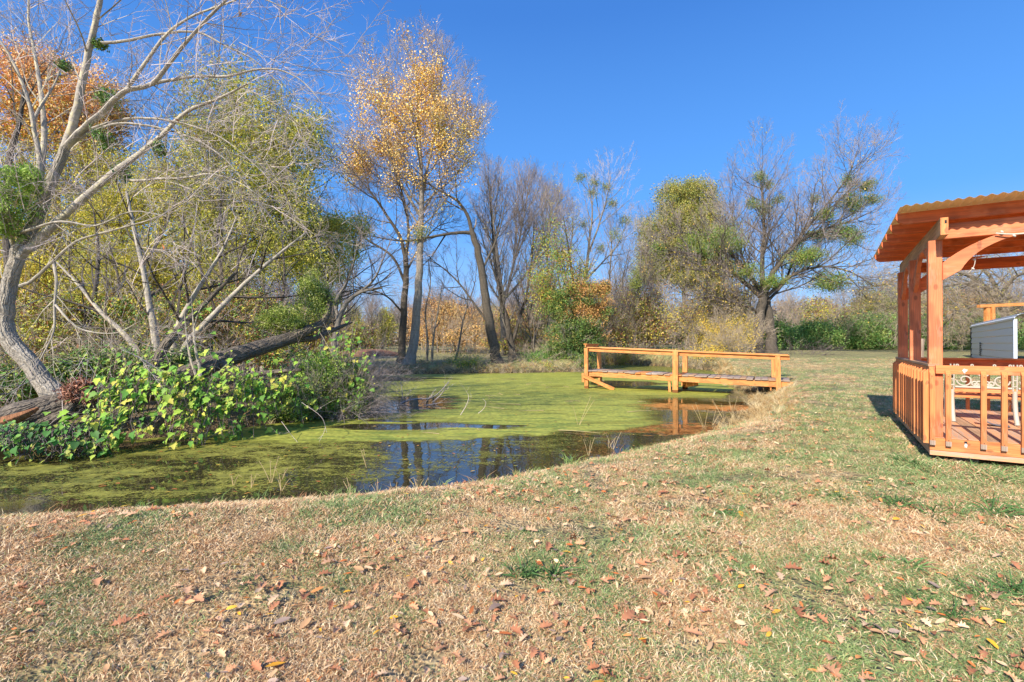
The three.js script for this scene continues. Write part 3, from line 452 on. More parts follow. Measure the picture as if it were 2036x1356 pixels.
function placeSprays(tips, o, r) {
  const ms = [[], [], []], q = new THREE.Quaternion(), S = o.spray; if (!S) return ms;
  for (const { s, lv } of tips) {
    if (lv < (S.minLv ?? 0)) continue; const N = s.p.length, k = Math.max(1, Math.round(0.72 * S.n * clamp(s.len / 1.2, 0.4, 2) * (0.6 + 0.8 * r())));
    for (let i = 0; i < k; i++) {
      const t = i === 0 ? 1 : lerp(0.2, 1, r()), f = t * (N - 1), j = Math.min(N - 2, Math.floor(f)), p = s.p[j].clone().lerp(s.p[j + 1], f - j), d = s.p[j + 1].clone().sub(s.p[j]).normalize().addScaledVector(rv(r), i === 0 ? 0.15 : 0.7); d.y += (S.up ?? 0.1); d.normalize();
      if (S.keep && !S.keep(p, r)) continue;
      q.setFromUnitVectors(YUP, d).multiply(new THREE.Quaternion().setFromAxisAngle(YUP, r() * 6.28)); ms[Math.floor(r() * 3)].push(mat4(p, q, S.len * (0.6 + 0.7 * r())));
    }
  }
  return ms;
}
function placeLeaves(tips, L, r, env) {
  const ms = [], cs = [];
  for (const { s, lv } of tips) {
    if (lv < (L.minLv ?? 0)) continue; const N = s.p.length, k = Math.floor(1.8 * L.n * clamp(s.len / 1.2, 0.3, 2) + r());
    for (let i = 0; i < k; i++) { const f = lerp(0.25, 1, r()) * (N - 1), j = Math.min(N - 2, Math.floor(f)), p = s.p[j].clone().lerp(s.p[j + 1], f - j).addScaledVector(rv(r), L.spread ?? 0.35); if (L.keep && !L.keep(p, r)) continue; ms.push(mat4(p, rq(r), 0.75 + 0.5 * r())); cs.push(L.colAt ? L.colAt(p, r) : pick(L.cols, r, 0.22)); }
  }
  return [ms, cs];
}
// leaf clusters through ellipsoids, gathered in clumps and thinned by noise so that sky shows
function scatter(env, n, r, o = {}) {
  const out = [], tot = env.reduce((s, e) => s + e.r[0] * e.r[1], 0);
  for (const e of env) {
    const m = Math.round(n * (o.dense ?? 3) * e.r[0] * e.r[1] / tot), clumps = Math.max(4, Math.round(m / (o.per ?? 28)));
    for (let c = 0; c < clumps; c++) {
      const d = rv(r).normalize().multiplyScalar(Math.pow(r(), o.fill ?? 0.4)), cc = V(e.c.x + d.x * e.r[0], e.c.y + d.y * e.r[1], e.c.z + d.z * e.r[2]), R = (o.clump ?? 0.22) * Math.min(e.r[0], e.r[1]) * (0.6 + 0.8 * r());
      for (let i = 0; i < (o.per ?? 28); i++) out.push(V(cc.x + (r() + r() + r() - 1.5) * R * 1.2, cc.y + (r() + r() + r() - 1.5) * R * 0.85, cc.z + (r() + r() + r() - 1.5) * R * 1.2));
    }
  }
  return out;
}
function leafMesh(name, pts, r, L, parent, origin, label, mat = M.leaf) {
  const ms = [], cs = []; for (const p of pts) { if (L.floor !== undefined && p.y < L.floor) continue; ms.push(mat4(p.clone().sub(origin), rq(r), (0.75 + 0.5 * r()))); cs.push(L.colAt ? L.colAt(p, r) : pick(L.cols, r, L.jit ?? 0.25)); }
  return ms.length ? instances(name, L.geo, mat, ms, cs, parent, label) : null;
}
function shiftM(ms, o) { const t = new THREE.Matrix4().makeTranslation(-o.x, -o.y, -o.z); return ms.map((m) => m.premultiply(t)); }
// a whole tree. o.stems: [{p:[points], r:[r0,r1], bark, branch:false|undefined}]
function tree(name, label, o) {
  if (!o.afloat) for (const s of o.stems) if (!s.name) onGround(s.p[0], 0.12);
  const r = RNG(o.seed), base = o.base ?? o.stems[0].p[0].clone(), T = thing(name, label, o.category ?? 'tree', base, 0, o.group), W = new Wood(), tips = [];
  for (const s of o.stems) {
    const pts = smooth(s.p, 4), rad = taper(pts.length, s.r[0], s.r[1], s.pw ?? 0.9), w = new Wood();
    if (s.flare) for (let i = 0; i < 3 && i < rad.length; i++) rad[i] *= 1 + s.flare * Math.pow(1 - i / 3, 2);
    for (let i = 1; i < pts.length - 1; i++) pts[i].addScaledVector(rv(r), rad[i] * 0.18);
    w.tube(pts, rad, s.r[0] > 0.1 ? 10 : 7); part(s.name ?? 'trunk', w.geo(base), s.bark ?? o.bark, T, s.label);
    if (s.grow !== false) branchOut(W, { p: pts, r: rad, len: lenOf(pts) }, 0, { ...o, ...(s.o ?? {}) }, r, tips);
    if (s.tip !== false) tips.push({ s: { p: pts.slice(-5), r: rad.slice(-5), len: lenOf(pts.slice(-5)) }, lv: 1 });
  }
  if (W.n) part('branches', W.geo(base), o.branchBark ?? o.bark, T, null, 'stuff');
  const sp = placeSprays(tips, o, r); (o.spray?.geo ?? sprayUp).forEach((g, i) => { if (sp[i].length) instances('twigs', g, o.spray.mat ?? M.twigGrey, shiftM(sp[i], base), null, T); });
  for (const L of o.leaves ?? []) {
    const [ms, cs] = L.env ? [null, null] : placeLeaves(tips, L, r, o.env);
    if (L.env) leafMesh(L.name ?? 'crown', scatter(L.env, L.n, r, L), r, L, T, base, L.label, L.mat ?? (o.thin ? M.leafThin : M.leaf)); else if (ms.length) instances(L.name ?? 'crown', L.geo, L.mat ?? (o.thin ? M.leafThin : M.leaf), shiftM(ms, base), cs, T, L.label);
  }
  return T;
}
const E = (px, py, d, rx, ry, rz) => ({ c: at(px, py, d), r: [rx / 965 * d, ry / 965 * d, (rz ?? rx) / 965 * d] });
const P = (d, ...xy) => { const a = []; for (let i = 0; i < xy.length; i += 2) a.push(at(xy[i], xy[i + 1], Array.isArray(d) ? lerp(d[0], d[1], i / Math.max(2, xy.length - 2)) : d)); return a; };
const onGround = (p, sink = 0.1) => { p.y = height(p.x, -p.z) - sink; return p; };
const C = (...h) => h.map(HX);
const olive = C('#a09c36', '#b2a83c', '#879034', '#c4b246', '#728032'), gold = C('#e6ba54', '#f0ce6e', '#dcaa48', '#ecc47c', '#d2a24a', '#f2d890'), orangeL = C('#c9783a', '#d68a45', '#bb6a3a', '#d99a55', '#c98a3c'), ygreen = C('#bdb440', '#aaac3c', '#cfbe4a', '#98a03c', '#dac656'), greenL = C('#5c8836', '#6d9840', '#4d7634', '#7fa24c', '#456a30'), mist = C('#7c8438', '#6c7632', '#8e9042', '#5c682e'), brownL = C('#9a6a42', '#8a5a38', '#a87a50', '#6f4a32');

// --- the tall yellow cottonwood over the far bank
const colCotton = (p, r) => { const c = pick(gold, r, 0.2); if (vn(p.x * 1.1 + 5, p.y * 1.1) > 0.72) c.lerp(HX('#93913a'), 0.6); return c; };
tree('cottonwood_tree', 'tallest tree on the far bank, pale trunk and high golden yellow crown', { seed: 11, bark: std({ color: new THREE.Color(0.58, 0.49, 0.40), map: barkTex, bumpMap: barkBump, bumpScale: 0.03 }), branchBark: M.barkGrey,
  stems: [{ p: P([30, 31], 812, 742, 822, 690, 829, 620, 833, 540, 835, 470, 838, 400, 836, 330, 832, 250, 828, 170, 824, 105), r: [0.34, 0.03], flare: 0.5 }, { p: P(31, 838, 400, 850, 330, 868, 250, 876, 160, 880, 100), r: [0.11, 0.015], name: 'limb' }, { p: P(31, 836, 430, 800, 370, 770, 300, 756, 220, 752, 140), r: [0.11, 0.015], name: 'limb' }, { p: P([31, 30], 836, 430, 870, 370, 905, 300, 925, 240), r: [0.08, 0.015], name: 'limb' }, { p: P([31, 32], 834, 450, 800, 400, 760, 360, 722, 330), r: [0.07, 0.015], name: 'limb' }],
  n: [28, 6], ang: [0.8, 0.7], len: 3.9, lr: 0.42, shape: 0.9, peak: 0.55, t0: 0.34, up: 0.22, wob: 0.14, ref: 2.2, thick: 0.8, env: [E(812, 215, 31, 102, 145), E(868, 280, 31, 100, 150), E(775, 335, 31, 96, 85)],
  spray: { n: 1.7, len: 0.9, mat: M.twigTan, geo: sprayUp, up: 0.3, minLv: 0 },
  leaves: [{ n: 6.6, spread: 0.5, geo: clusterGeo(6, 0.26, 0.105, 0.85), colAt: colCotton, keep: (p, r) => { const a = at(885, 0, 31).x; return r() < (p.x > a ? 0.3 : p.y > 18.5 ? 0.6 : 0.95) && fbm(p.x * 0.7 + 3, p.y * 0.7) > 0.40 + 0.12 * r(); } }] });
// --- dark twin-forked tree in front of it, bare, arching left
tree('dark_bare_tree', 'dark trunked bare tree just left of the pale cottonwood trunk, limbs arching left', { seed: 12, bark: M.barkDark,
  stems: [{ p: P(31.6, 797, 735, 799, 690, 802, 620, 807, 560, 806, 510), r: [0.28, 0.17], flare: 0.4, grow: false, tip: false }, { p: P([31.6, 30], 806, 512, 795, 470, 770, 430, 735, 380, 700, 340, 655, 305), r: [0.14, 0.02], name: 'limb' }, { p: P([31.6, 31], 806, 512, 812, 470, 808, 420, 795, 370, 770, 320), r: [0.13, 0.02], name: 'limb' }, { p: P([31.6, 29.5], 804, 560, 780, 510, 735, 480, 690, 450, 650, 440, 610, 450), r: [0.10, 0.015], name: 'limb' }, { p: P([31.6, 33], 808, 540, 835, 490, 870, 450, 900, 440), r: [0.08, 0.015], name: 'limb' }, { p: P([31.6, 29], 803, 625, 770, 590, 730, 575, 690, 570, 660, 590), r: [0.07, 0.012], name: 'limb' }],
  n: [11, 5], ang: [0.7, 0.7], len: 3.0, lr: 0.45, shape: 0.5, t0: 0.25, up: 0.12, wob: 0.2, ref: 2.0, spray: { n: 2.6, len: 1.0, mat: M.twigDark, geo: sprayUp, up: 0.1 },
  leaves: [{ n: 0.8, geo: clusterGeo(4, 0.4, 0.08, 0.6), cols: ygreen, keep: (p, r) => p.x < at(730, 0, 29).x && r() < 0.7 }, { name: 'mistletoe', env: [E(835, 462, 29.5, 14, 22), E(685, 455, 28.5, 16, 14), E(880, 290, 31, 10, 12)], n: 160, dense: 1.6, per: 30, fill: 0.5, clump: 0.6, geo: clusterGeo(6, 0.22, 0.07, 0.5), cols: mist }] });
// --- leaning tree with the arch and the long level limb
tree('leaning_tree', 'dark leaning tree on the far bank with one long level limb and broken snag', { seed: 13, bark: M.barkDark,
  stems: [{ p: P(31, 990, 748, 983, 690, 973, 640, 965, 590, 957, 530, 945, 480, 937, 458), r: [0.36, 0.18], flare: 0.4, grow: false, tip: false }, { p: P([31, 30], 938, 462, 928, 425, 908, 398, 880, 382, 845, 362, 800, 345), r: [0.13, 0.02], name: 'limb' }, { p: P([31, 29.5], 940, 462, 905, 463, 870, 468, 820, 478, 775, 476, 735, 468), r: [0.12, 0.03], name: 'limb', o: { up: 0.05 } }, { p: P([31, 31.5], 938, 462, 946, 445, 946, 432), r: [0.08, 0.02], name: 'snag', bark: M.snag, grow: false, tip: false, label: 'pale broken stub of the top' }, { p: P([31, 32], 975, 650, 940, 600, 910, 560, 870, 525, 845, 515), r: [0.09, 0.02], name: 'limb' }, { p: P([31, 32], 957, 540, 985, 480, 1000, 430, 1005, 390), r: [0.08, 0.015], name: 'limb' }],
  n: [9, 5], ang: [0.75, 0.7], len: 2.6, lr: 0.45, shape: 0.5, t0: 0.2, up: 0.12, wob: 0.2, ref: 2.0, spray: { n: 2.2, len: 0.9, mat: M.twigDark, geo: sprayUp, up: 0.1 },
  leaves: [{ n: 0.5, geo: clusterGeo(4, 0.4, 0.07, 0.6), cols: [...ygreen, ...brownL], keep: (p, r) => r() < 0.6 }] });
tree('bare_tree', 'bare tree with two dark stems standing right of the leaning tree', { seed: 14, bark: M.barkDark, branchBark: M.barkGrey,
  stems: [{ p: P(35, 1020, 735, 1017, 690, 1008, 640, 996, 590, 985, 530, 980, 470, 975, 400), r: [0.30, 0.03], flare: 0.3 }, { p: P([35, 36], 1017, 690, 1030, 640, 1048, 580, 1058, 510, 1062, 440), r: [0.16, 0.03], name: 'limb' }, { p: P(35.3, 1062, 732, 1060, 690, 1052, 640, 1060, 590), r: [0.12, 0.03] }],
  n: [16, 6], ang: [0.6, 0.6], len: 3.4, lr: 0.45, shape: 0.3, t0: 0.25, up: 0.25, wob: 0.16, ref: 2.0, spray: { n: 2.2, len: 1.0, mat: M.twigGrey, geo: sprayUp, up: 0.35 },
  leaves: [{ n: 0.35, geo: clusterGeo(4, 0.4, 0.08, 0.6), cols: [...brownL, ...ygreen], keep: (p, r) => p.y < 6 }] });
tree('bare_tree', 'tall fine-twigged bare tree behind the leaning tree, brushlike purple grey crown', { seed: 15, bark: M.barkGrey,
  stems: [{ p: P(44, 1000, 720, 1000, 640, 995, 560, 985, 480, 975, 400, 970, 350), r: [0.32, 0.03] }, { p: P(44, 998, 620, 1020, 530, 1040, 440, 1050, 375), r: [0.15, 0.03], name: 'limb' }, { p: P(44, 998, 600, 1050, 540, 1090, 460, 1110, 400), r: [0.13, 0.03], name: 'limb' }],
  n: [22, 7], ang: [0.5, 0.5], len: 4.2, lr: 0.45, shape: 0.4, t0: 0.3, up: 0.3, wob: 0.12, ref: 2.4, env: [E(1000, 470, 44, 105, 130), E(1085, 490, 44, 60, 100)], spray: { n: 2.4, len: 1.2, mat: M.twigGrey, geo: sprayUp, up: 0.5 } });
for (const [seed, label, d, q] of [[161, 'olive hazed bare tree just left of the mistletoe tree', 38, [[1085, 725, 1090, 660, 1095, 590, 1088, 510, 1095, 430, 1100, 390], [1092, 640, 1120, 570, 1135, 490, 1140, 430]]], [162, 'slim straight bare tree right of the mistletoe tree behind the dock', 48, [[1215, 715, 1218, 640, 1212, 560, 1216, 490, 1214, 455], [1216, 640, 1235, 570, 1250, 500]]], [163, 'slender bare tree with ivy over the dock middle post', 50, [[1268, 712, 1266, 640, 1270, 570, 1275, 500, 1270, 460], [1268, 620, 1290, 560, 1300, 510]]], [164, 'leaning bare sapling tree in front of the orange thicket', 36, [[905, 728, 912, 690, 920, 640, 930, 600, 925, 560]]], [165, 'thin grey twin sapling tree right beside the pale cottonwood', 33, [[848, 730, 850, 680, 846, 620, 856, 560, 850, 510], [858, 730, 862, 670, 872, 610, 880, 560]]]])
  tree('bare_tree', label, { seed, bark: M.barkGrey, stems: q.map((p, i) => ({ p: P(d, ...p), r: [i ? 0.1 : seed > 163 ? 0.1 : 0.17, 0.02], name: i && seed !== 165 ? 'limb' : undefined })), n: [seed > 163 ? 8 : 16, 5], ang: [0.6, 0.6], len: seed > 163 ? 1.6 : 2.8, lr: 0.45, shape: 0.4, t0: 0.25, up: 0.22, wob: 0.17, ref: 2, spray: { n: seed > 163 ? 1.2 : 2.0, len: 0.9, mat: M.twigGrey, geo: sprayUp, up: 0.35 },
    leaves: seed === 161 ? [{ n: 1.6, geo: clusterGeo(5, 0.35, 0.1, 0.55), cols: [...olive, ...C('#b08c50', '#a87f48')] }] : seed === 163 ? [{ n: 0.4, geo: clusterGeo(5, 0.35, 0.1, 0.55), cols: olive }, { name: 'ivy', env: [E(1266, 560, 50, 10, 40), E(1268, 620, 50, 9, 40)], n: 160, per: 16, fill: 0.5, clump: 0.6, geo: clusterGeo(6, 0.28, 0.12, 0.5), cols: mist }] : [] });
// --- tree with mistletoe balls behind the dock
tree('mistletoe_tree', 'slender half bare tree behind the dock end with mistletoe balls at its top', { seed: 16, bark: M.barkGrey,
  stems: [{ p: P(40, 1125, 722, 1132, 660, 1150, 600, 1165, 540, 1172, 480, 1178, 420, 1170, 365), r: [0.25, 0.03], flare: 0.3 }, { p: P(40, 1172, 500, 1190, 450, 1205, 400, 1215, 350), r: [0.10, 0.02], name: 'limb' }, { p: P([40, 42], 1160, 560, 1190, 530, 1225, 490, 1245, 450), r: [0.10, 0.02], name: 'limb' }, { p: P(40, 1150, 600, 1120, 540, 1105, 480), r: [0.10, 0.02], name: 'limb' }],
  n: [12, 5], ang: [0.6, 0.6], len: 3.0, lr: 0.45, shape: 0.4, t0: 0.35, up: 0.2, wob: 0.17, ref: 2.0, spray: { n: 1.6, len: 0.9, mat: M.twigPale, geo: sprayUp, up: 0.3 },
  leaves: [{ name: 'mistletoe', env: [E(1156, 352, 40, 12, 9), E(1184, 358, 40, 7, 8), E(1178, 385, 40, 8, 6), E(1205, 372, 40, 6, 6), E(1217, 402, 40, 7, 6), E(1158, 445, 40, 6, 6), E(1222, 470, 40, 8, 9), E(1246, 437, 41, 10, 10), E(1262, 560, 41, 8, 26), E(1190, 495, 40, 7, 8)], n: 420, dense: 1.8, per: 22, fill: 0.5, clump: 0.75, geo: clusterGeo(6, 0.25, 0.09, 0.5), cols: mist }] });
// --- leafy green and rust tree at the water, left of the dock
const colRust = (p, r) => { const k = 0.55 * vn(p.x * 1.1, p.y * 1.6 + 7) + 0.45 * vn(p.x * 3, p.y * 4) + 0.3 * (r() - 0.5) + 0.12 * (p.x - at(1150, 0, 33).x) / 2 + (p.y - 2) * 0.09; return k > 0.62 + 0.15 * r() ? pick(C('#b88a4c', '#ac7a46', '#c09858', '#9c8042', '#b58450'), r) : pick(C('#547032', '#62803a', '#46622a', '#768e44', '#3c5626', '#8c8a46'), r); };
tree('leafy_tree', 'bushy green and rust tree at the water edge beside the dock end', { seed: 17, bark: M.barkDark,
  stems: [{ p: P(33, 1158, 742, 1160, 690, 1150, 630, 1140, 560, 1130, 490, 1120, 430), r: [0.2, 0.03] }, { p: P(33, 1140, 740, 1142, 690, 1120, 620), r: [0.1, 0.03] }],
  n: [22, 4], ang: [1.1, 0.7], len: 2.2, lr: 0.45, shape: 0.5, t0: 0.15, up: 0.05, wob: 0.16, ref: 1.6, spray: { n: 0.8, len: 0.7, mat: M.twigGrey, up: 0.1 },
  leaves: [{ env: [E(1140, 640, 33, 50, 38), E(1165, 590, 33, 46, 30), E(1190, 620, 33, 26, 18), E(1115, 690, 33, 40, 34), E(1172, 670, 33, 34, 40), E(1150, 718, 32.6, 46, 18), E(1110, 600, 33, 34, 30), E(1200, 575, 33, 24, 14)], n: 3100, per: 20, fill: 0.45, clump: 0.3, geo: clusterGeo(6, 0.26, 0.11, 0.6), colAt: colRust }, { env: [E(1105, 500, 33, 52, 70), E(1140, 550, 33, 60, 40), E(1085, 580, 33, 50, 50)], n: 800, per: 18, fill: 0.5, clump: 0.3, geo: clusterGeo(5, 0.26, 0.10, 0.6), cols: [...olive, ...brownL.slice(0, 2), ...greenL.slice(0, 2)] }] });
// --- round yellow-green tree far right
tree('round_tree', 'rounded olive yellow leafy tree standing behind the bare spreading tree', { seed: 18, bark: M.barkGrey, stems: [{ p: P(62, 1362, 700, 1362, 620, 1358, 540, 1358, 440), r: [0.4, 0.08] }],
  n: [16, 4], ang: [0.8, 0.7], len: 5, lr: 0.45, shape: 0.5, t0: 0.3, up: 0.15, wob: 0.14, ref: 3, env: [E(1358, 480, 62, 85, 105)],
  leaves: [{ env: [E(1362, 410, 62, 62, 52), E(1340, 470, 62, 78, 50), E(1385, 470, 62, 72, 62), E(1320, 530, 62, 58, 50), E(1400, 540, 62, 60, 45)], n: 7600, per: 30, fill: 0.5, clump: 0.26, geo: clusterGeo(10, 0.5, 0.15, 0.65), cols: C('#87883a', '#979442', '#757d36', '#a59a4c', '#656f32', '#a08a44') }] });
// --- the wide old tree right of the dock
const st9 = [
  { p: P(41, 1503, 703, 1507, 660, 1512, 620, 1518, 580), r: [0.52, 0.33], flare: 0.35, grow: false, tip: false }, { p: P(41.5, 1534, 706, 1533, 660, 1528, 620, 1522, 580), r: [0.44, 0.3], flare: 0.35, grow: false, tip: false },
  { p: P([41, 39], 1515, 590, 1480, 560, 1440, 530, 1400, 512, 1350, 500, 1300, 498), r: [0.24, 0.03] }, { p: P([41, 43], 1515, 580, 1470, 520, 1420, 480, 1370, 462, 1320, 470), r: [0.2, 0.03] }, { p: P(41, 1518, 585, 1516, 520, 1520, 460, 1517, 400, 1512, 345), r: [0.24, 0.03] }, { p: P([41, 40], 1522, 580, 1545, 530, 1590, 480, 1640, 455, 1690, 440, 1735, 420), r: [0.25, 0.03] }, { p: P([41, 42], 1560, 512, 1600, 460, 1650, 400, 1690, 345, 1705, 300), r: [0.15, 0.02] }, { p: P([41, 39], 1524, 590, 1570, 550, 1630, 530, 1690, 540, 1740, 570), r: [0.16, 0.02] }, { p: P([41, 38], 1512, 620, 1460, 600, 1410, 590, 1360, 600), r: [0.14, 0.02] }, { p: P([41, 44], 1526, 600, 1560, 560, 1580, 500, 1590, 430), r: [0.14, 0.02] }, { p: P([41, 44], 1512, 590, 1480, 520, 1460, 450, 1455, 400), r: [0.14, 0.02] }];
st9.forEach((s, i) => { if (i > 1) s.name = 'limb'; });
tree('spreading_tree', 'wide spreading old tree beyond the dock, twin dark trunks and mistletoe in bare limbs', { seed: 19, bark: M.barkDark, stems: st9,
  n: [24, 7], ang: [0.8, 0.65], len: 3.8, lr: 0.48, shape: 0.25, t0: 0.12, up: 0.2, wob: 0.2, ref: 2.4, spray: { n: 2.0, len: 1.1, mat: M.twigGrey, geo: sprayUp, up: 0.35, keep: (p, r) => r() < (p.x < at(1440, 0, 41).x && p.y > 6 ? 0.5 : 0.9) },
  leaves: [{ n: 1.1, spread: 0.5, geo: clusterGeo(5, 0.45, 0.12, 0.6), cols: C('#b59a3e', '#c8aa4a', '#9a8a3a', '#8d8440', '#a87f3c'), keep: (p, r) => r() < clamp(1.25 - (p.y - 1) / 7, 0.08, 0.9) },
    { name: 'mistletoe', label: 'green mistletoe balls and ivy', env: [E(1513, 350, 41, 12, 9), E(1527, 366, 41, 9, 9), E(1518, 415, 41, 13, 14), E(1498, 402, 41, 12, 8), E(1440, 478, 40, 34, 24), E(1312, 497, 39, 13, 12), E(1400, 500, 40, 30, 14), E(1690, 360, 42, 16, 12), E(1722, 368, 41, 16, 11), E(1690, 405, 41, 20, 22), E(1735, 398, 41, 18, 9), E(1640, 430, 41, 18, 13), E(1668, 460, 41, 28, 16), E(1627, 396, 42, 9, 9), E(1690, 470, 40, 18, 20), E(1620, 470, 41, 22, 10), E(1480, 540, 40, 30, 14), E(1545, 395, 41, 9, 7), E(1600, 510, 40, 40, 16), E(1650, 560, 40, 36, 18), E(1540, 560, 40, 26, 12), E(1380, 480, 41, 26, 18)], n: 2600, dense: 3.6, per: 20, fill: 0.5, clump: 0.6, geo: clusterGeo(6, 0.28, 0.12, 0.5), cols: [...mist, ...greenL.slice(0, 1)] }] });
// --- behind the gazebo
tree('drooping_tree', 'grey bare tree behind the gazebo with long drooping branches', { seed: 20, bark: M.barkGrey, stems: [{ p: P(44, 2010, 702, 2005, 650, 1990, 600, 1960, 570), r: [0.4, 0.2], flare: 0.3 }, ...[[[44, 40], 1985, 590, 1940, 565, 1880, 568, 1820, 590, 1770, 625], [[44, 41], 1975, 580, 1920, 545, 1850, 535, 1780, 555, 1730, 600], [[44, 46], 1990, 590, 1960, 540, 1900, 515, 1840, 520], [[44, 42], 1995, 610, 1950, 605, 1900, 622, 1850, 645], [[44, 40], 1990, 590, 2020, 550, 2060, 540, 2110, 560], [[44, 40], 2000, 620, 2050, 600, 2100, 610]].map(([d, ...q]) => ({ p: P(d, ...q), r: [0.2, 0.025], name: 'limb' }))],
  n: [20, 7], ang: [0.9, 0.75], len: 3.4, lr: 0.5, shape: 0.3, t0: 0.12, up: -0.04, wob: 0.24, ref: 2.2, spray: { n: 2.4, len: 1.1, mat: M.twigTan, geo: sprayDroop, up: -0.1 }, leaves: [{ n: 0.3, geo: clusterGeo(5, 0.4, 0.1, 0.6), cols: [...olive] }, { env: [E(1740, 600, 56, 40, 40), E(1690, 636, 56, 22, 20), E(1830, 600, 56, 60, 40)], n: 420, per: 16, geo: clusterGeo(6, 0.5, 0.13, 0.6), cols: C('#7e7f4a', '#6d7440', '#938c55', '#4f6134') }] });

// ---------------------------------------------------------------- the left bank: old tree, log, vines, thicket
const ST = (d, r0, r1, ...q) => ({ p: P(d, ...q), r: [r0, r1], name: 'limb' });
tree('old_pond_tree', 'large bare pale-barked tree leaning over the left bank, nearest of all the trees', { seed: 31, afloat: true, bark: M.barkPale, branchBark: M.barkPale, stems: [
  { p: P([9.3, 8.8], 108, 790, 66, 728, 12, 662, 12, 606, 22, 548, 42, 487, 72, 434, 100, 362, 128, 290), r: [0.165, 0.075], bark: M.barkPaleRough, flare: 0.25, tip: false },
  ST([8.8, 8.2], 0.075, 0.025, 128, 292, 152, 210, 165, 140, 183, 60, 196, 0, 205, -70, 210, -150), ST([8.8, 7.6], 0.064, 0.012, 128, 292, 165, 255, 205, 218, 245, 180, 300, 165, 345, 110, 400, 45, 450, -5, 500, -55),
  ST([8.4, 7.6], 0.032, 0.006, 298, 166, 340, 157, 385, 150, 450, 150, 500, 138, 550, 136, 600, 160, 640, 205), ST([8.5, 8.0], 0.034, 0.008, 247, 179, 285, 125, 330, 65, 370, 35, 440, 7, 500, -10, 570, 15), ST([8.6, 7.9], 0.03, 0.006, 184, 85, 240, 80, 320, 65, 392, 62, 447, 90, 500, 115, 560, 170),
  ST([9.0, 8.0], 0.085, 0.014, 40, 510, 93, 460, 144, 412, 220, 347, 275, 305, 320, 268, 371, 220, 430, 196, 490, 165), ST([8.8, 8.2], 0.03, 0.006, 235, 340, 254, 357, 310, 355, 371, 352, 415, 345, 470, 360, 530, 400),
  ST([8.9, 9.4], 0.06, 0.014, 74, 432, 80, 340, 86, 261, 80, 190, 72, 137, 62, 86, 53, 34, 55, -40), ST([8.9, 8.5], 0.05, 0.012, 80, 400, 76, 310, 65, 254, 58, 213, 38, 155, 17, 110, -10, 70, -50, 20), ST([8.9, 9.3], 0.03, 0.006, 64, 236, 84, 200, 106, 165, 122, 120, 132, 90),
  ST([8.8, 8.1], 0.032, 0.006, 140, 285, 172, 265, 220, 247, 275, 246, 344, 261, 385, 275, 447, 316, 500, 380), ST([8.8, 7.8], 0.03, 0.006, 178, 256, 240, 237, 278, 234, 326, 237, 395, 254, 450, 280, 520, 340),
  ST([9.0, 8.0], 0.035, 0.008, 40, 568, 60, 560, 105, 519, 151, 480, 215, 460, 310, 432, 370, 400), ST([8.7, 8.6], 0.028, 0.012, 106, 520, 111, 560, 108, 607, 106, 660, 80, 715), ST([8.6, 8.0], 0.02, 0.005, 110, 606, 140, 640, 165, 656, 230, 662, 275, 640), ST([9.0, 8.6], 0.045, 0.012, 30, 512, 20, 470, 4, 440, -20, 400, -60, 370),
  ST([8.9, 7.6], 0.03, 0.006, 20, 470, 60, 455, 120, 440, 190, 448, 260, 420, 330, 430)],
  n: [8, 4], ang: [0.7, 0.65], len: 1.3, lr: 0.5, shape: 0.3, t0: 0.25, up: 0.04, wob: 0.15, ref: 0.9, seg: 6, thick: 0.6, spray: { n: 0.42, len: 0.8, mat: M.twigPale, geo: sprayFine, up: 0.02, keep: (p, r) => r() < (p.y > 4.2 ? 0.75 : 0.45) },
  leaves: [{ name: 'dead_leaves', n: 0.07, geo: clusterGeo(1, 0.02, 0.085, 0.5), cols: orangeL, keep: (p, r) => r() < 0.25 }, { name: 'mistletoe', label: 'small green mistletoe tufts', env: [E(195, 88, 8.6, 10, 8), E(208, 190, 8.5, 20, 20), E(205, 275, 8.6, 28, 14), E(125, 130, 8.8, 8, 8), E(240, 340, 8.7, 24, 12), E(315, 295, 8.3, 9, 9)], n: 420, dense: 1.3, per: 30, fill: 0.6, clump: 0.5, geo: clusterGeo(5, 0.05, 0.045, 0.45), cols: [...greenL, ...mist] }] });
{ // leafy mistletoe mass at the frame's left edge
  const b = at(10, 440, 8.5), T = thing('mistletoe_clump', 'large bright green mistletoe mass on the old tree at the left edge', 'mistletoe', b), r = RNG(33);
  leafMesh('leaves', scatter([E(5, 385, 8.5, 55, 42), E(30, 350, 8.4, 50, 26), E(0, 440, 8.6, 45, 36), E(70, 345, 8.4, 22, 16)], 1500, r, { per: 24, fill: 0.5, clump: 0.3, dense: 0.75 }), r, { geo: clusterGeo(7, 0.07, 0.055, 0.5), cols: C('#98b450', '#a8c05e', '#849f46', '#bccb74', '#74903e') }, T, b, null, M.leafThin);
  const W = new Wood(); for (let i = 0; i < 26; i++) { const e = at(-40 + r() * 110, 320 + r() * 130, 8.3 + r() * 0.5); W.tube(smooth([at(20, 470, 8.8), e.clone().lerp(at(15, 440, 8.7), 0.5).addScaledVector(rv(r), 0.1), e], 3), taper(7, 0.012, 0.004), 4); } part('stems', W.geo(b), M.twigTan, T, null, 'stuff');
}
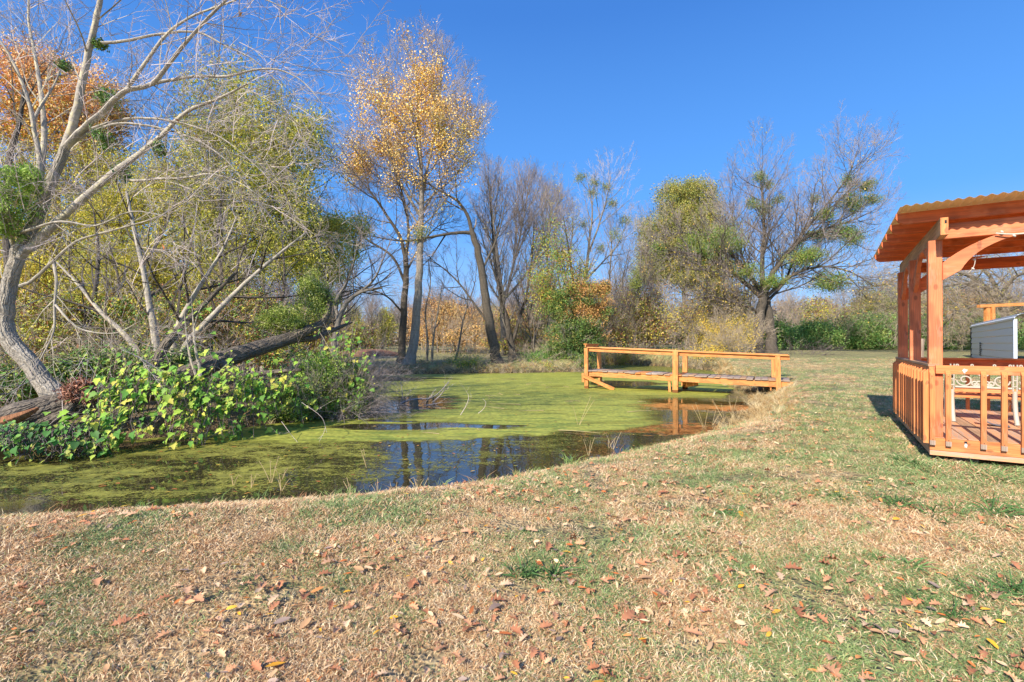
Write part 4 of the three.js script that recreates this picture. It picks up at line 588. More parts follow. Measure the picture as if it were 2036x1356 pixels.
{ // the fallen log
  const pts = smooth([at(-120, 905, 7.9), at(-20, 858, 8.2), at(60, 826, 8.5), at(180, 796, 9), at(330, 764, 9.7), at(440, 716, 10.5), at(520, 690, 11.2), at(590, 668, 11.8)], 6), b = at(180, 830, 9), L = thing('fallen_log', 'huge fallen tree log with furrowed bark lying along the left bank', 'log', b), w = new Wood(), r = RNG(35);
  const rad = taper(pts.length, 0.36, 0.15, 0.8).map((x) => x * (0.94 + 0.12 * r())); w.tube(pts, rad, 16); part('trunk', w.geo(b), M.barkLog, L);
  for (const [q, r0, r1] of [[P([11.7, 12.3], 580, 670, 615, 655, 642, 640, 655, 605, 650, 575), 0.14, 0.05], [P([11.7, 12.6], 575, 674, 620, 672, 665, 655, 700, 640), 0.10, 0.03], [P([10.4, 10.2], 440, 720, 470, 745, 540, 740, 600, 735), 0.09, 0.03], [P([9.3, 9.2], 110, 806, 75, 850, 60, 885), 0.10, 0.04], [P([8.4, 8.6], 30, 845, 80, 842, 130, 822, 150, 800), 0.16, 0.06], [P([9.6, 10.5], 300, 770, 320, 700, 360, 650, 400, 610, 470, 540), 0.12, 0.03]]) { const a = smooth(q, 5), v = new Wood(); v.tube(a, taper(a.length, r0, r1).map((x) => x * (0.92 + 0.16 * r())), 9); part('limb', v.geo(b), M.barkLog, L); }
  { const v = new Wood(), a = [at(5, 842, 8.02), at(30, 832, 8.0), at(55, 822, 8.05), at(75, 812, 8.2)]; v.tube(smooth(a, 3), taper(10, 0.12, 0.03).map((x, i) => x * (i ? 1 : 0.5)), 6); part('torn_wood', v.geo(b), M.rawWood, L, 'torn orange heartwood at the split'); }
}
// leaves big enough to tell apart
function heart(seed, lobed) {
  const r = RNG(seed), o = lobed ? [[0, 0], [0.22, -0.06], [0.42, 0.12], [0.36, 0.3], [0.5, 0.5], [0.26, 0.62], [0.14, 0.9], [0, 1.1]] : [[0, 0], [0.2, -0.1], [0.42, 0.05], [0.5, 0.3], [0.4, 0.6], [0.2, 0.85], [0, 1.08]];
  const rim = [...o, ...o.slice(1, -1).reverse().map(([x, y]) => [-x, y])], p = [], idx = [], z = (x, y) => 0.22 * Math.abs(x) - 0.22 * y * y + 0.03 * (r() - 0.5);
  p.push(0, -0.02, 0.42); rim.forEach(([x, y]) => p.push(x, z(x, y), y)); for (let i = 1; i <= rim.length; i++) idx.push(0, i, i % rim.length + 1);
  const g = new THREE.BufferGeometry(); g.setAttribute('position', new THREE.Float32BufferAttribute(p, 3)); g.setIndex(idx); g.computeVertexNormals(); return g;
}
const hearts = [heart(1), heart(2), heart(3, true), heart(4, true)];
const vineMats = C('#93ab3e', '#a9b64a', '#86a63c', '#b9b04c', '#6f9638', '#98a842', '#5b8432', '#7da03c', '#49742c').map((c) => new THREE.MeshPhysicalMaterial({ color: new THREE.Color(c).multiplyScalar(1.35), roughness: 0.6, side: THREE.DoubleSide, transmission: 0.3, thickness: 0, specularIntensity: 0.6 }));
const bramMats = C('#3f6a2c', '#4d7a34', '#35592a', '#5c8a3c', '#6f9440', '#8a8f3a').map((c) => new THREE.MeshPhysicalMaterial({ color: new THREE.Color(c).multiplyScalar(1.35), roughness: 0.55, side: THREE.DoubleSide, transmission: 0.2, thickness: 0, specularIntensity: 0.7 }));
function leafyVine(name, label, cat, o) {
  const r = RNG(o.seed), b = o.base, T = thing(name, label, cat, b), W = new Wood(); let shown = 0; const ms = [], cs = [];
  for (const cane of o.canes) {
    const pts = smooth(cane.p, 5); W.tube(pts, taper(pts.length, cane.r ?? 0.012, 0.004), 5);
    for (let i = 0; i < cane.n; i++) {
      const f = lerp(cane.from ?? 0.1, 1, r()) * (pts.length - 1), j = Math.min(pts.length - 2, Math.floor(f)), p = pts[j].clone().lerp(pts[j + 1], f - j), off = rv(r).multiplyScalar(cane.spread ?? 0.22); off.y *= 0.7;
      const q = p.clone().add(off), s = o.size * (0.4 + 0.95 * Math.pow(r(), 1.3));
      if (r() < 0.8) W.tube([p, p.clone().lerp(q, 0.5).add(V(0, 0.03, 0)), q], [0.004, 0.003, 0.002], 3);
      const d = V((r() - 0.5) * 1.6, -0.45 + (r() - 0.5) * 0.7, 0.5 + (r() - 0.3) * 1.0).normalize(), n = V((r() - 0.5) * 1.2 - 0.2, 0.75, 0.5 + (r() - 0.5) * 0.9).normalize(), x = n.clone().cross(d).normalize(), y = d.clone().cross(x).normalize();
      const m = new THREE.Matrix4().makeBasis(x, y, d).setPosition(q.clone().sub(b)).scale(V(s, s, s)), g = Math.floor(r() * 2) + (o.lobed ? 2 : 0);
      if (shown < o.show && s > o.size * 0.8) { const k = part('leaf', hearts[g], o.mats[Math.floor(r() * o.mats.length)], T); m.decompose(k.position, k.quaternion, k.scale); shown++; }
      else { ms.push(m); cs.push(o.mats[Math.floor(r() * o.mats.length)].color); }
    }
  }
  part('canes', W.geo(b), o.cane ?? M.twigTan, T, null, 'stuff'); if (ms.length) instances('small_leaves', hearts[o.lobed ? 2 : 0], M.leafThin, ms, cs, T);
  return T;
}
const shoreZ = (px) => px < 400 ? lerp(7.1, 8.5, px / 400) : px < 560 ? lerp(8.5, 9.7, (px - 400) / 160) : lerp(9.7, 11.8, (px - 560) / 150);
{
  const r = RNG(41), canes = [], line = (n, list, o) => { for (let i = 0; i < n; i++) { const k = list[Math.floor(r() * list.length)], px = k[0] + (r() - 0.5) * 60, z = shoreZ(px); const low = k[1] + 12 + (r() - 0.5) * 40; canes.push({ p: [at(k[2] + (r() - 0.5) * 60, k[3] + 10 + (r() - 0.5) * 30, z + 0.9), at((px + k[2]) / 2 + (r() - 0.5) * 60, Math.min(k[1], k[3]) + 5 - r() * 30, z + 0.4), at(px + (r() - 0.5) * 30, low, z - 0.05 * r())], n: o.n, from: 0.2, ...o }); } };
  line(84, [[150, 868, 180, 830], [220, 872, 240, 820], [270, 868, 280, 820], [340, 868, 350, 810], [400, 872, 400, 820], [580, 812, 560, 770], [190, 850, 230, 790], [250, 845, 260, 780], [300, 850, 330, 780], [360, 835, 350, 770], [400, 860, 390, 790], [440, 840, 430, 780], [470, 868, 450, 800], [510, 835, 480, 780], [545, 822, 520, 770], [480, 815, 440, 760], [420, 815, 400, 770], [330, 815, 320, 760]], { n: 12, spread: 0.26, r: 0.007 });
  for (let i = 0; i < 34; i++) { const px = 210 + r() * 370, z = shoreZ(px) + 0.5, top = 770 - r() * 75; canes.push({ p: [at(px - 20, 820, z + 0.2), at(px + (r() - 0.5) * 40, (820 + top) / 2, z), at(px + (r() - 0.5) * 90, top, z - 0.3 * r())], n: 8, from: 0.4, spread: 0.24, r: 0.007 }); }
  leafyVine('mulberry_vine', 'sprawling shrub of big yellow green leaves hanging over the water in front of the log', 'shrub', { seed: 42, base: at(380, 800, 9), canes, size: 0.115, show: 260, mats: vineMats, lobed: true, cane: M.twigDark });
}
{
  const r = RNG(43), canes = []; for (let i = 0; i < 44; i++) { const px = -40 + r() * 250, z = shoreZ(Math.max(px, 0)) - 0.1; canes.push({ p: [at(px + 10, 862, z + 0.9), at(px, 850 + r() * 20, z + 0.4), at(px - 10 + r() * 20, 872 + r() * 42, z)], n: 12, from: 0.1, spread: 0.24, r: 0.007 }); }
  leafyVine('bramble', 'dark green bramble at the water edge in the lower left under the log', 'bramble', { seed: 44, base: at(60, 890, 7.6), canes, size: 0.085, show: 130, mats: bramMats, cane: M.twigDark });
}
{
  const r = RNG(45), canes = []; for (let i = 0; i < 16; i++) { const y = 690 + r() * 70, x = 255 + (r() - 0.5) * 110 + (y - 700) * 0.6; canes.push({ p: [at(x - 10, y + 60, 9.6), at(x, y + 20, 9.2), at(x + (r() - 0.5) * 60, y, 9.0)], n: 7, from: 0.3, spread: 0.18 }); }
  leafyVine('leafy_sapling', 'young bright green leafed shoots rising behind the log near the left tree', 'sapling', { seed: 46, base: at(280, 790, 9.3), canes, size: 0.075, show: 60, mats: [...vineMats, bramMats[3]], lobed: true });
}
{
  const r = RNG(47), canes = [{ p: P([9.9, 9.8], 395, 800, 398, 740, 388, 690, 384, 640, 380, 590), n: 16, r: 0.045, spread: 0.3 }, { p: P([9.9, 9.7], 393, 755, 378, 710, 370, 660, 366, 620), n: 12, r: 0.03, spread: 0.3 }, { p: P([9.8, 9.6], 386, 650, 395, 620, 410, 596), n: 6, r: 0.015 }, { p: P([9.9, 9.6], 396, 780, 430, 745, 455, 720, 470, 705), n: 10, r: 0.012 }];
  leafyVine('pale_sapling', 'slender pale forked sapling standing in front of the log with a few leaves', 'sapling', { seed: 48, base: at(395, 800, 9.9), canes, size: 0.085, show: 44, mats: vineMats.slice(0, 7), cane: M.barkPale });
}
{
  const r = RNG(49), canes = []; for (let i = 0; i < 40; i++) { const x = 630 + r() * 110, y = 630 + r() * 150; canes.push({ p: [at(690 + (r() - 0.5) * 40, 800, 11.9), at(x * 0.5 + 345, y + 50, 11.6), at(x, y, 11.3 + r() * 0.5)], n: 9, from: 0.35, spread: 0.2 }); }
  leafyVine('heart_leaf_vine', 'upright green vine with heart shaped leaves at the right end of the log', 'vine', { seed: 50, base: at(690, 800, 11.8), canes, size: 0.09, show: 90, mats: [...bramMats.slice(3), ...vineMats.slice(2, 7)] });
}
function shrub(name, label, cat, o) {
  const r = RNG(o.seed), b = o.base ?? onGround(o.env[0].c.clone().setY(0), 0.05), T = thing(name, label, cat, b, 0, o.group), W = new Wood(), tips = [];
  for (let i = 0; i < (o.stems ?? 10); i++) {
    const e = o.env[Math.floor(r() * o.env.length)], d = rv(r).normalize(), q = V(e.c.x + d.x * e.r[0], e.c.y + d.y * e.r[1], e.c.z + d.z * e.r[2]), s = b.clone().add(V((r() - 0.5) * e.r[0] * 0.9, 0, (r() - 0.5) * e.r[2] * 0.9));
    if (o.wide) { s.x = lerp(s.x, q.x, 0.8); s.z = lerp(s.z, q.z, 0.8); s.y = height(s.x, -s.z) - 0.05; }
    const m = s.clone().lerp(q, 0.5).addScaledVector(rv(r), e.r[1] * 0.18).add(V(0, e.r[1] * 0.2, 0)), pts = smooth([s, m, q], 4), rad = taper(pts.length, o.rad ?? 0.02, 0.006); W.tube(pts, rad, 5);
    const st = { p: pts, r: rad, len: lenOf(pts) }; tips.push({ s: st, lv: 1 }); if (o.n) branchOut(W, st, 0, { n: o.n, ang: [0.7, 0.6], len: o.len ?? 0.8, lr: 0.5, shape: 0.2, t0: 0.2, up: o.up ?? 0.1, wob: 0.22, ref: 0.8, thick: 0.8 }, r, tips);
  }
  part('stems', W.geo(b), o.bark ?? M.twigTan, T, null, 'stuff');
  if (o.spray) { const sp = placeSprays(tips, o, r); o.spray.geo ??= sprayUp; o.spray.geo.forEach((g, i) => { if (sp[i].length) instances('twigs', g, o.spray.mat ?? M.twigTan, shiftM(sp[i], b), null, T); }); }
  for (const L of o.leaves ?? []) leafMesh('leaves', scatter(L.env ?? o.env, L.n, r, L), r, { floor: b.y - 0.3, ...L }, T, b, L.label, L.mat ?? M.leaf);
  return T;
}
shrub('evergreen_shrub', 'dense small leaved dark green shrub at the water end of the log', 'shrub', { seed: 51, base: at(650, 830, 11.6), env: [E(640, 760, 11.8, 70, 70, 55), E(590, 800, 11.2, 60, 40, 40), E(700, 780, 11.8, 42, 55, 40)], stems: 26, n: [5, 3], len: 0.5, rad: 0.016, spray: { n: 0.8, len: 0.45, mat: M.twigGrey, geo: sprayFine }, leaves: [{ n: 2100, dense: 2.4, per: 22, fill: 0.55, clump: 0.3, geo: clusterGeo(7, 0.08, 0.058, 0.5), cols: C('#86a444', '#729238', '#9cb24e', '#5c7d36', '#b4bb5c', '#4f7032'), mat: M.leafThin }] });
shrub('mistletoe_clump', 'pale green mistletoe growing on the raised right end of the fallen log', 'mistletoe', { seed: 52, base: at(600, 668, 11.9), env: [E(575, 635, 11.9, 44, 28, 30), E(625, 600, 12.1, 30, 36, 25), E(620, 565, 12.1, 22, 20, 18), E(540, 640, 11.8, 26, 20, 20)], stems: 20, n: [4], len: 0.4, rad: 0.014, leaves: [{ n: 1300, dense: 1.5, per: 22, fill: 0.6, clump: 0.45, geo: clusterGeo(7, 0.08, 0.055, 0.45), cols: C('#98a548', '#84963e', '#aeb860', '#c4c47c', '#6e8238'), mat: M.leafThin }] });
shrub('dry_brush', 'tangle of bare drooping brush reaching into the water right of the vines', 'brush', { seed: 53, base: at(690, 840, 11.6), env: [E(700, 790, 11.8, 70, 45, 50), E(740, 760, 13, 40, 50, 40)], stems: 40, n: [4, 3], len: 0.7, up: -0.15, rad: 0.012, bark: M.twigGrey, spray: { n: 0.9, len: 0.5, mat: M.twigGrey, geo: sprayFine, up: -0.2 } });
shrub('dead_leaf_bunch', 'hanging bunch of dead pinkish brown leaves over the log', 'dead branch', { seed: 54, base: at(150, 760, 8.7), env: [E(155, 775, 8.6, 22, 28, 18), E(178, 805, 8.6, 16, 26, 14)], stems: 12, rad: 0.008, leaves: [{ n: 150, per: 20, fill: 0.6, clump: 0.5, geo: clusterGeo(5, 0.06, 0.075, 0.35), cols: C('#a5745a', '#8f5f4a', '#b98468', '#7a5040') }] });
{ // sticks standing in the water
  const mk = (name, label, lines, seed) => { const r = RNG(seed), b = lines[0].p[0].clone(), T = thing(name, label, 'dead branch', b), W = new Wood(), tips = []; for (const l of lines) { const pts = smooth(l.p, 4), rad = taper(pts.length, l.r, l.r * 0.35); W.tube(pts, rad, 5); if (l.g) branchOut(W, { p: pts, r: rad, len: lenOf(pts) }, 0, { n: [l.g, 3], ang: [0.7, 0.6], len: 0.55, lr: 0.5, shape: 0.2, t0: 0.2, up: 0.1, wob: 0.25, ref: 0.6, thick: 0.7 }, r, tips); } part('stick', W.geo(b), M.twigPale, T); };
  mk('dead_branch', 'dead grey branch sticking up out of the water among reflections', [{ p: P(14.6, 770, 815, 815, 795, 860, 790, 893, 760), r: 0.03, g: 7 }, { p: P(14.2, 800, 812, 845, 806, 880, 800), r: 0.025, g: 5 }, { p: P(13.6, 780, 826, 800, 790, 796, 760), r: 0.02, g: 5 }, { p: P(15, 860, 800, 880, 780, 885, 765), r: 0.02, g: 4 }], 61);
  mk('dead_branch', 'pair of thin bare twigs curving up from the duckweed in mid pond', [{ p: P(12.2, 915, 826, 926, 808, 932, 790, 930, 782), r: 0.012, g: 2 }, { p: P(12.5, 948, 824, 962, 812, 966, 800, 960, 793), r: 0.009 }], 62);
  mk('dead_branch', 'bare twig slanting from the vines down to the near water', [{ p: P([9.4, 8.7], 560, 838, 580, 865, 600, 888), r: 0.005, g: 1 }, { p: P([9.4, 8.9], 600, 800, 640, 830, 650, 860), r: 0.005, g: 2 }], 63);
}
// trees of the left thicket, from near to far
const T2 = (label, seed, o) => tree(o.name ?? 'thicket_tree', label, { seed, bark: M.barkGrey, branchBark: M.barkDark, n: [9, 3], ang: [0.75, 0.7], len: 2.4, lr: 0.5, shape: 0.3, t0: 0.2, up: 0.08, wob: 0.2, ref: 1.6, spray: { n: 0.6, len: 0.8, mat: M.twigGrey, geo: sprayUp, up: 0.1, keep: (p, r) => r() < 0.55 }, ...o });
// (bare shoots are sparse where leaves hang)
T2('grey multi stemmed bare tree just behind the log, stems fanning right', 71, { bark: M.barkPale, stems: [{ p: P(13, 330, 752, 312, 690, 300, 620, 285, 540, 265, 450, 250, 380), r: [0.12, 0.03] }, { p: P(13, 345, 752, 370, 690, 430, 620, 490, 560, 560, 500, 610, 460), r: [0.11, 0.02] }, { p: P(13.2, 335, 752, 350, 660, 390, 580, 440, 500, 470, 430), r: [0.10, 0.02] }, { p: P(13, 320, 752, 260, 680, 200, 620, 150, 560, 110, 520), r: [0.09, 0.02] }], n: [9, 3], spray: { n: 0.5, len: 0.8, mat: M.twigPale, geo: sprayDroop, up: 0, keep: (p, r) => r() < 0.4 } });
T2('twisted grey bare limb tree reaching right above the log end', 72, { stems: [{ p: P(16, 660, 742, 665, 690, 672, 640, 690, 600, 720, 580, 760, 572), r: [0.15, 0.03] }, { p: P(16, 672, 640, 668, 600, 690, 560, 700, 530), r: [0.07, 0.015], name: 'limb' }, { p: P(16, 700, 590, 740, 560, 760, 520, 775, 480), r: [0.05, 0.012], name: 'limb' }], n: [8, 4], len: 1.6 });
T2('tall slim olive leafed tree at the middle of the left thicket', 73, { thin: true, bark: M.barkPaleRough, stems: [{ p: P(20, 508, 735, 498, 660, 490, 580, 484, 480, 480, 380, 470, 260, 455, 140), r: [0.17, 0.02] }, { p: P(20, 520, 735, 525, 640, 522, 540, 530, 430, 560, 320, 590, 250), r: [0.13, 0.02] }, { p: P(20, 490, 600, 450, 520, 425, 430, 410, 330, 400, 250), r: [0.09, 0.02], name: 'limb' }], n: [22, 4], len: 2.4, up: 0.18, spray: { n: 0.35, len: 0.7, mat: M.twigDark }, env: [E(480, 300, 20, 150, 215), E(560, 330, 20, 100, 160)],
  leaves: [{ n: 5.2, spread: 0.45, geo: clusterGeo(5, 0.24, 0.095, 0.42), cols: olive, keep: (p, r) => fbm(p.x * 0.8 + 40, p.y * 0.8) > 0.33 + 0.12 * r() }, { env: [E(470, 230, 20, 95, 110), E(540, 300, 20, 90, 110), E(450, 400, 20, 110, 100), E(570, 400, 20, 70, 100), E(490, 500, 20, 110, 70), E(590, 520, 20, 60, 60), E(610, 270, 20, 45, 70)], n: 3200, dense: 2.2, per: 12, fill: 0.6, clump: 0.25, geo: clusterGeo(5, 0.24, 0.11, 0.45), cols: C('#bcb64e', '#ccc258', '#a4a846', '#dacd68', '#8e9a42') }] });
T2('thin pale stemmed tree with olive leaves leaning at the left thicket edge', 74, { stems: [{ p: P(23, 590, 735, 592, 650, 600, 560, 598, 470, 610, 380, 640, 280), r: [0.13, 0.02] }, { p: P(23, 598, 560, 570, 480, 560, 400, 545, 330), r: [0.08, 0.02], name: 'limb' }], n: [16, 4], len: 2.4, spray: { n: 0.4, len: 0.7, mat: M.twigGrey }, env: [E(590, 370, 23, 85, 170)], leaves: [{ n: 4.5, geo: clusterGeo(5, 0.25, 0.11, 0.45), cols: olive, keep: (p, r) => fbm(p.x * 0.8 + 10, p.y * 0.8) > 0.36 + 0.1 * r() }] });
T2('low yellow green leafy tree in front of the gap left of the cottonwood', 75, { thin: true, stems: [{ p: P(24, 640, 735, 642, 660, 650, 580, 655, 500, 650, 430), r: [0.13, 0.03] }, { p: P(24, 645, 660, 690, 560, 715, 480, 720, 430), r: [0.08, 0.02], name: 'limb' }], n: [14, 4], len: 2.2, spray: { n: 0.35, len: 0.7, mat: M.twigGrey }, leaves: [{ env: [E(620, 455, 24, 62, 50), E(680, 470, 24, 52, 55), E(640, 530, 24, 70, 40), E(560, 500, 23, 50, 60)], n: 1400, per: 20, fill: 0.5, clump: 0.3, geo: clusterGeo(6, 0.3, 0.12, 0.5), cols: C('#c0bc58', '#cfc65e', '#aeae50', '#dcd070', '#98a048') }] });
T2('orange leafed tree high at the far left behind the old tree', 76, { name: 'orange_tree', stems: [{ p: P(24, 112, 745, 112, 640, 116, 520, 112, 400, 110, 260, 105, 120), r: [0.26, 0.03] }, { p: P(24, 112, 560, 160, 440, 185, 330, 190, 240), r: [0.14, 0.02], name: 'limb' }, { p: P(24, 112, 560, 60, 430, 40, 300, 30, 200), r: [0.14, 0.02], name: 'limb' }], n: [18, 4], len: 2.6, up: 0.15, spray: { n: 0.3, len: 0.7, mat: M.twigDark }, env: [E(115, 280, 24, 130, 200)],
  leaves: [{ env: [E(50, 140, 24, 55, 55), E(110, 180, 24, 70, 70), E(185, 190, 24, 45, 60), E(40, 240, 24, 55, 60), E(150, 260, 24, 75, 60), E(215, 240, 24.5, 30, 40)], n: 1700, per: 22, fill: 0.5, clump: 0.3, geo: clusterGeo(6, 0.3, 0.13, 0.5), colAt: (p, r) => pick(p.y > 12 + r() * 3 ? C('#e2b06e', '#e8bc80', '#d4a062', '#eaca96') : C('#d6b05a', '#b89440', '#cf8a4a', '#a89c44'), r, 0.2) }, { env: [E(90, 350, 24, 110, 60), E(200, 340, 24, 70, 60), E(60, 450, 24, 100, 70), E(180, 440, 24, 90, 60), E(120, 530, 24, 150, 60)], n: 2600, per: 22, fill: 0.5, clump: 0.3, geo: clusterGeo(6, 0.3, 0.12, 0.5), cols: [...ygreen, ...C('#b39a42', '#c0a24a')] }] });
T2('olive leafed tree behind the log filling the left thicket', 77, { thin: true, stems: [{ p: P(22, 300, 740, 300, 640, 310, 540, 320, 430, 325, 330, 330, 250), r: [0.2, 0.03] }, { p: P(22, 300, 620, 250, 520, 230, 430, 220, 350), r: [0.12, 0.02], name: 'limb' }, { p: P(22, 305, 600, 360, 500, 390, 420, 400, 350), r: [0.12, 0.02], name: 'limb' }], n: [16, 4], len: 2.6, spray: { n: 0.3, len: 0.7, mat: M.twigDark }, leaves: [{ env: [E(310, 380, 22, 110, 80), E(240, 440, 22, 90, 70), E(380, 440, 22, 90, 80), E(300, 520, 22, 130, 60), E(420, 530, 22, 80, 60), E(400, 290, 22, 50, 55), E(220, 560, 21, 110, 60)], n: 3600, dense: 3, per: 16, fill: 0.65, clump: 0.3, geo: clusterGeo(6, 0.28, 0.12, 0.45), cols: C('#c4bc4a', '#d2c654', '#a8ac44', '#dece60', '#929c40', '#b8a848') }] });
T2('dark bare tree at the far left edge behind the old tree', 78, { bark: M.barkDark, stems: [{ p: P(15, 20, 760, 25, 660, 20, 560, 10, 450, 15, 330, 40, 220, 45, 150), r: [0.2, 0.03] }, { p: P(15, 150, 760, 165, 680, 185, 600, 195, 500, 185, 420), r: [0.12, 0.02] }], n: [10, 3], len: 2.2, spray: { n: 0.5, len: 0.85, mat: M.twigDark, geo: sprayUp, up: 0.15 } });
T2('slender bare trees crowding behind the log right of the olive tree', 79, { bark: M.barkDark, stems: [{ p: P(17, 425, 742, 418, 650, 440, 560, 430, 470, 445, 380), r: [0.1, 0.02] }, { p: P(17, 465, 742, 478, 640, 470, 540, 500, 450), r: [0.09, 0.02] }, { p: P(18, 560, 740, 552, 650, 565, 560, 560, 470), r: [0.1, 0.02] }, { p: P(18, 240, 742, 225, 650, 235, 560, 215, 480), r: [0.1, 0.02] }], n: [9, 3], len: 2.0, spray: { n: 0.5, len: 0.8, mat: M.twigGrey, geo: sprayUp, up: 0.1 } });
const TH = (label, seed, env, cols, o = {}) => shrub('thicket_shrub', label, 'shrub', { seed, env, wide: true, stems: 16, n: [5, 2], len: 0.9, rad: 0.022, bark: M.twigGrey, spray: { n: 0.35, len: 0.7, mat: M.twigTan, geo: sprayUp, keep: (p, r) => r() < 0.45 }, leaves: [{ n: 900, per: 20, fill: 0.55, clump: 0.3, geo: clusterGeo(6, 0.18, 0.09, 0.5), cols }], ...o });
TH('tan and rust undergrowth behind the left half of the log', 81, [E(120, 640, 15, 110, 70, 60), E(60, 700, 13.5, 90, 50, 50)], [...brownL.slice(0, 2), ...olive, ...ygreen.slice(0, 2)]);
TH('green and tan undergrowth behind the middle of the log', 82, [E(300, 650, 15.5, 110, 70, 60), E(250, 720, 13.5, 90, 35, 40)], [...greenL, ...ygreen, ...brownL.slice(0, 2)]);
TH('olive undergrowth behind the right half of the log', 83, [E(470, 640, 17, 100, 75, 60), E(540, 690, 16, 70, 45, 50)], [...olive, ...greenL.slice(0, 2), ...brownL]);
TH('low leafy undergrowth right against the back of the log', 84, [E(180, 735, 11.4, 100, 35, 40), E(330, 735, 11.6, 90, 35, 40), E(20, 770, 10.4, 70, 40, 40)], [...greenL, ...mist]);
TH('rusty brown undergrowth deep in the thicket under the olive trees', 85, [E(330, 620, 24, 150, 70, 70), E(480, 650, 26, 90, 55, 60)], [...brownL, ...orangeL], { leaves: [{ n: 1100, per: 20, fill: 0.55, clump: 0.3, geo: clusterGeo(6, 0.3, 0.1, 0.55), cols: [...brownL, ...C('#b89458', '#a88850'), ...olive] }] });
TH('yellow leafed undergrowth at the far left deep in the thicket', 86, [E(100, 560, 26, 150, 90, 70), E(-40, 620, 22, 100, 110, 70)], gold, { leaves: [{ n: 1500, per: 20, fill: 0.55, clump: 0.3, geo: clusterGeo(6, 0.3, 0.1, 0.55), cols: [...gold.slice(0, 4), ...ygreen, ...olive] }] });

// ---------------------------------------------------------------- far bank brush, right bank, hedge, woods beyond
const BR = (label, seed, env, cols, n = 420, o = {}) => shrub('bank_brush', label, 'brush', { seed, env, wide: true, stems: 34, n: [5], len: 0.7, up: -0.05, rad: 0.014, bark: M.twigTan, spray: { n: 0.7, len: 0.6, mat: M.twigTan, geo: sprayUp, up: 0 }, leaves: [{ n, per: 18, fill: 0.6, clump: 0.35, geo: clusterGeo(6, 0.2, 0.08, 0.5), cols }], ...o });
BR('bare grey brush under the dark tree on the far bank', 91, [E(770, 742, 28.6, 60, 14, 40)], brownL, 60);
BR('dry brush and green weeds at the foot of the pale cottonwood', 92, [E(860, 738, 29.6, 60, 18, 40)], [...greenL, ...brownL], 200);
BR('yellow green weeds on the bank between cottonwood and leaning tree', 93, [E(925, 728, 30, 45, 26, 30)], [...ygreen, ...greenL], 420);
BR('grey tangle of sticks below the leaning tree', 94, [E(990, 742, 30.2, 50, 16, 30)], brownL, 60);
BR('low green and tan brush left of the leafy tree by the water', 95, [E(1060, 736, 31, 60, 20, 30)], [...ygreen, ...greenL, ...brownL], 360);
BR('dark green bush on the far bank beside the leafy tree', 96, [E(1075, 716, 33, 42, 18, 30)], greenL, 420);
BR('tan reeds and brush along the water left of the dock', 97, [E(1110, 746, 31, 60, 10, 30)], [...brownL, ...straw3()], 200);
function straw3() { return C('#b59a62', '#c4a870', '#a08a55'); }
BR('brown brush on the far shore behind the left part of the dock', 98, [E(1240, 712, 41, 50, 22, 40)], [...brownL, ...olive], 420);
BR('olive brush on the far shore behind the middle of the dock', 99, [E(1330, 712, 43, 60, 20, 40)], [...olive, ...ygreen], 420);
shrub('yellow_leaf_shrub', 'thin shrub with bright yellow leaves at the waterline behind the dock', 'shrub', { seed: 100, env: [E(1440, 665, 38, 70, 40, 60), E(1420, 705, 34, 50, 22, 40)], wide: true, stems: 30, n: [5, 3], len: 1.0, rad: 0.02, spray: { n: 0.8, len: 0.8, mat: M.twigTan }, leaves: [{ n: 620, per: 14, fill: 0.6, clump: 0.35, geo: clusterGeo(5, 0.25, 0.10, 0.6), cols: C('#d2b23c', '#c9a63a', '#b8a848', '#dcc052') }] });
shrub('brush_pile', 'pile of dark cut branches on the lawn beside the spreading tree', 'brush pile', { seed: 101, env: [E(1590, 706, 36, 50, 8, 40)], wide: true, stems: 30, n: [5], len: 0.9, up: -0.1, rad: 0.02, bark: M.twigDark, spray: { n: 1, len: 0.7, mat: M.twigDark } });
{ // hedge across the lawn
  const r = RNG(102), env = []; for (let i = 0; i < 17; i++) { const px = 1545 + i * 29, top = 640 + 14 * Math.sin(i * 1.7) + 10 * Math.sin(i * 0.6) - (i > 12 ? 16 : 0); env.push(E(px, (top + 697) / 2 + 2, 50 + (i % 3), 34, (700 - top) / 2, 36)); }
  shrub('hedge', 'long dense green hedge along the far side of the lawn', 'hedge', { seed: 103, env, wide: true, stems: 60, n: [4], len: 1, rad: 0.03, leaves: [{ n: 6400, per: 26, fill: 0.35, clump: 0.5, geo: clusterGeo(8, 0.34, 0.16, 0.55), cols: C('#729a48', '#82aa54', '#5c863c', '#8eb060', '#4e7434', '#a0a65c', '#8c9450') }] });
}
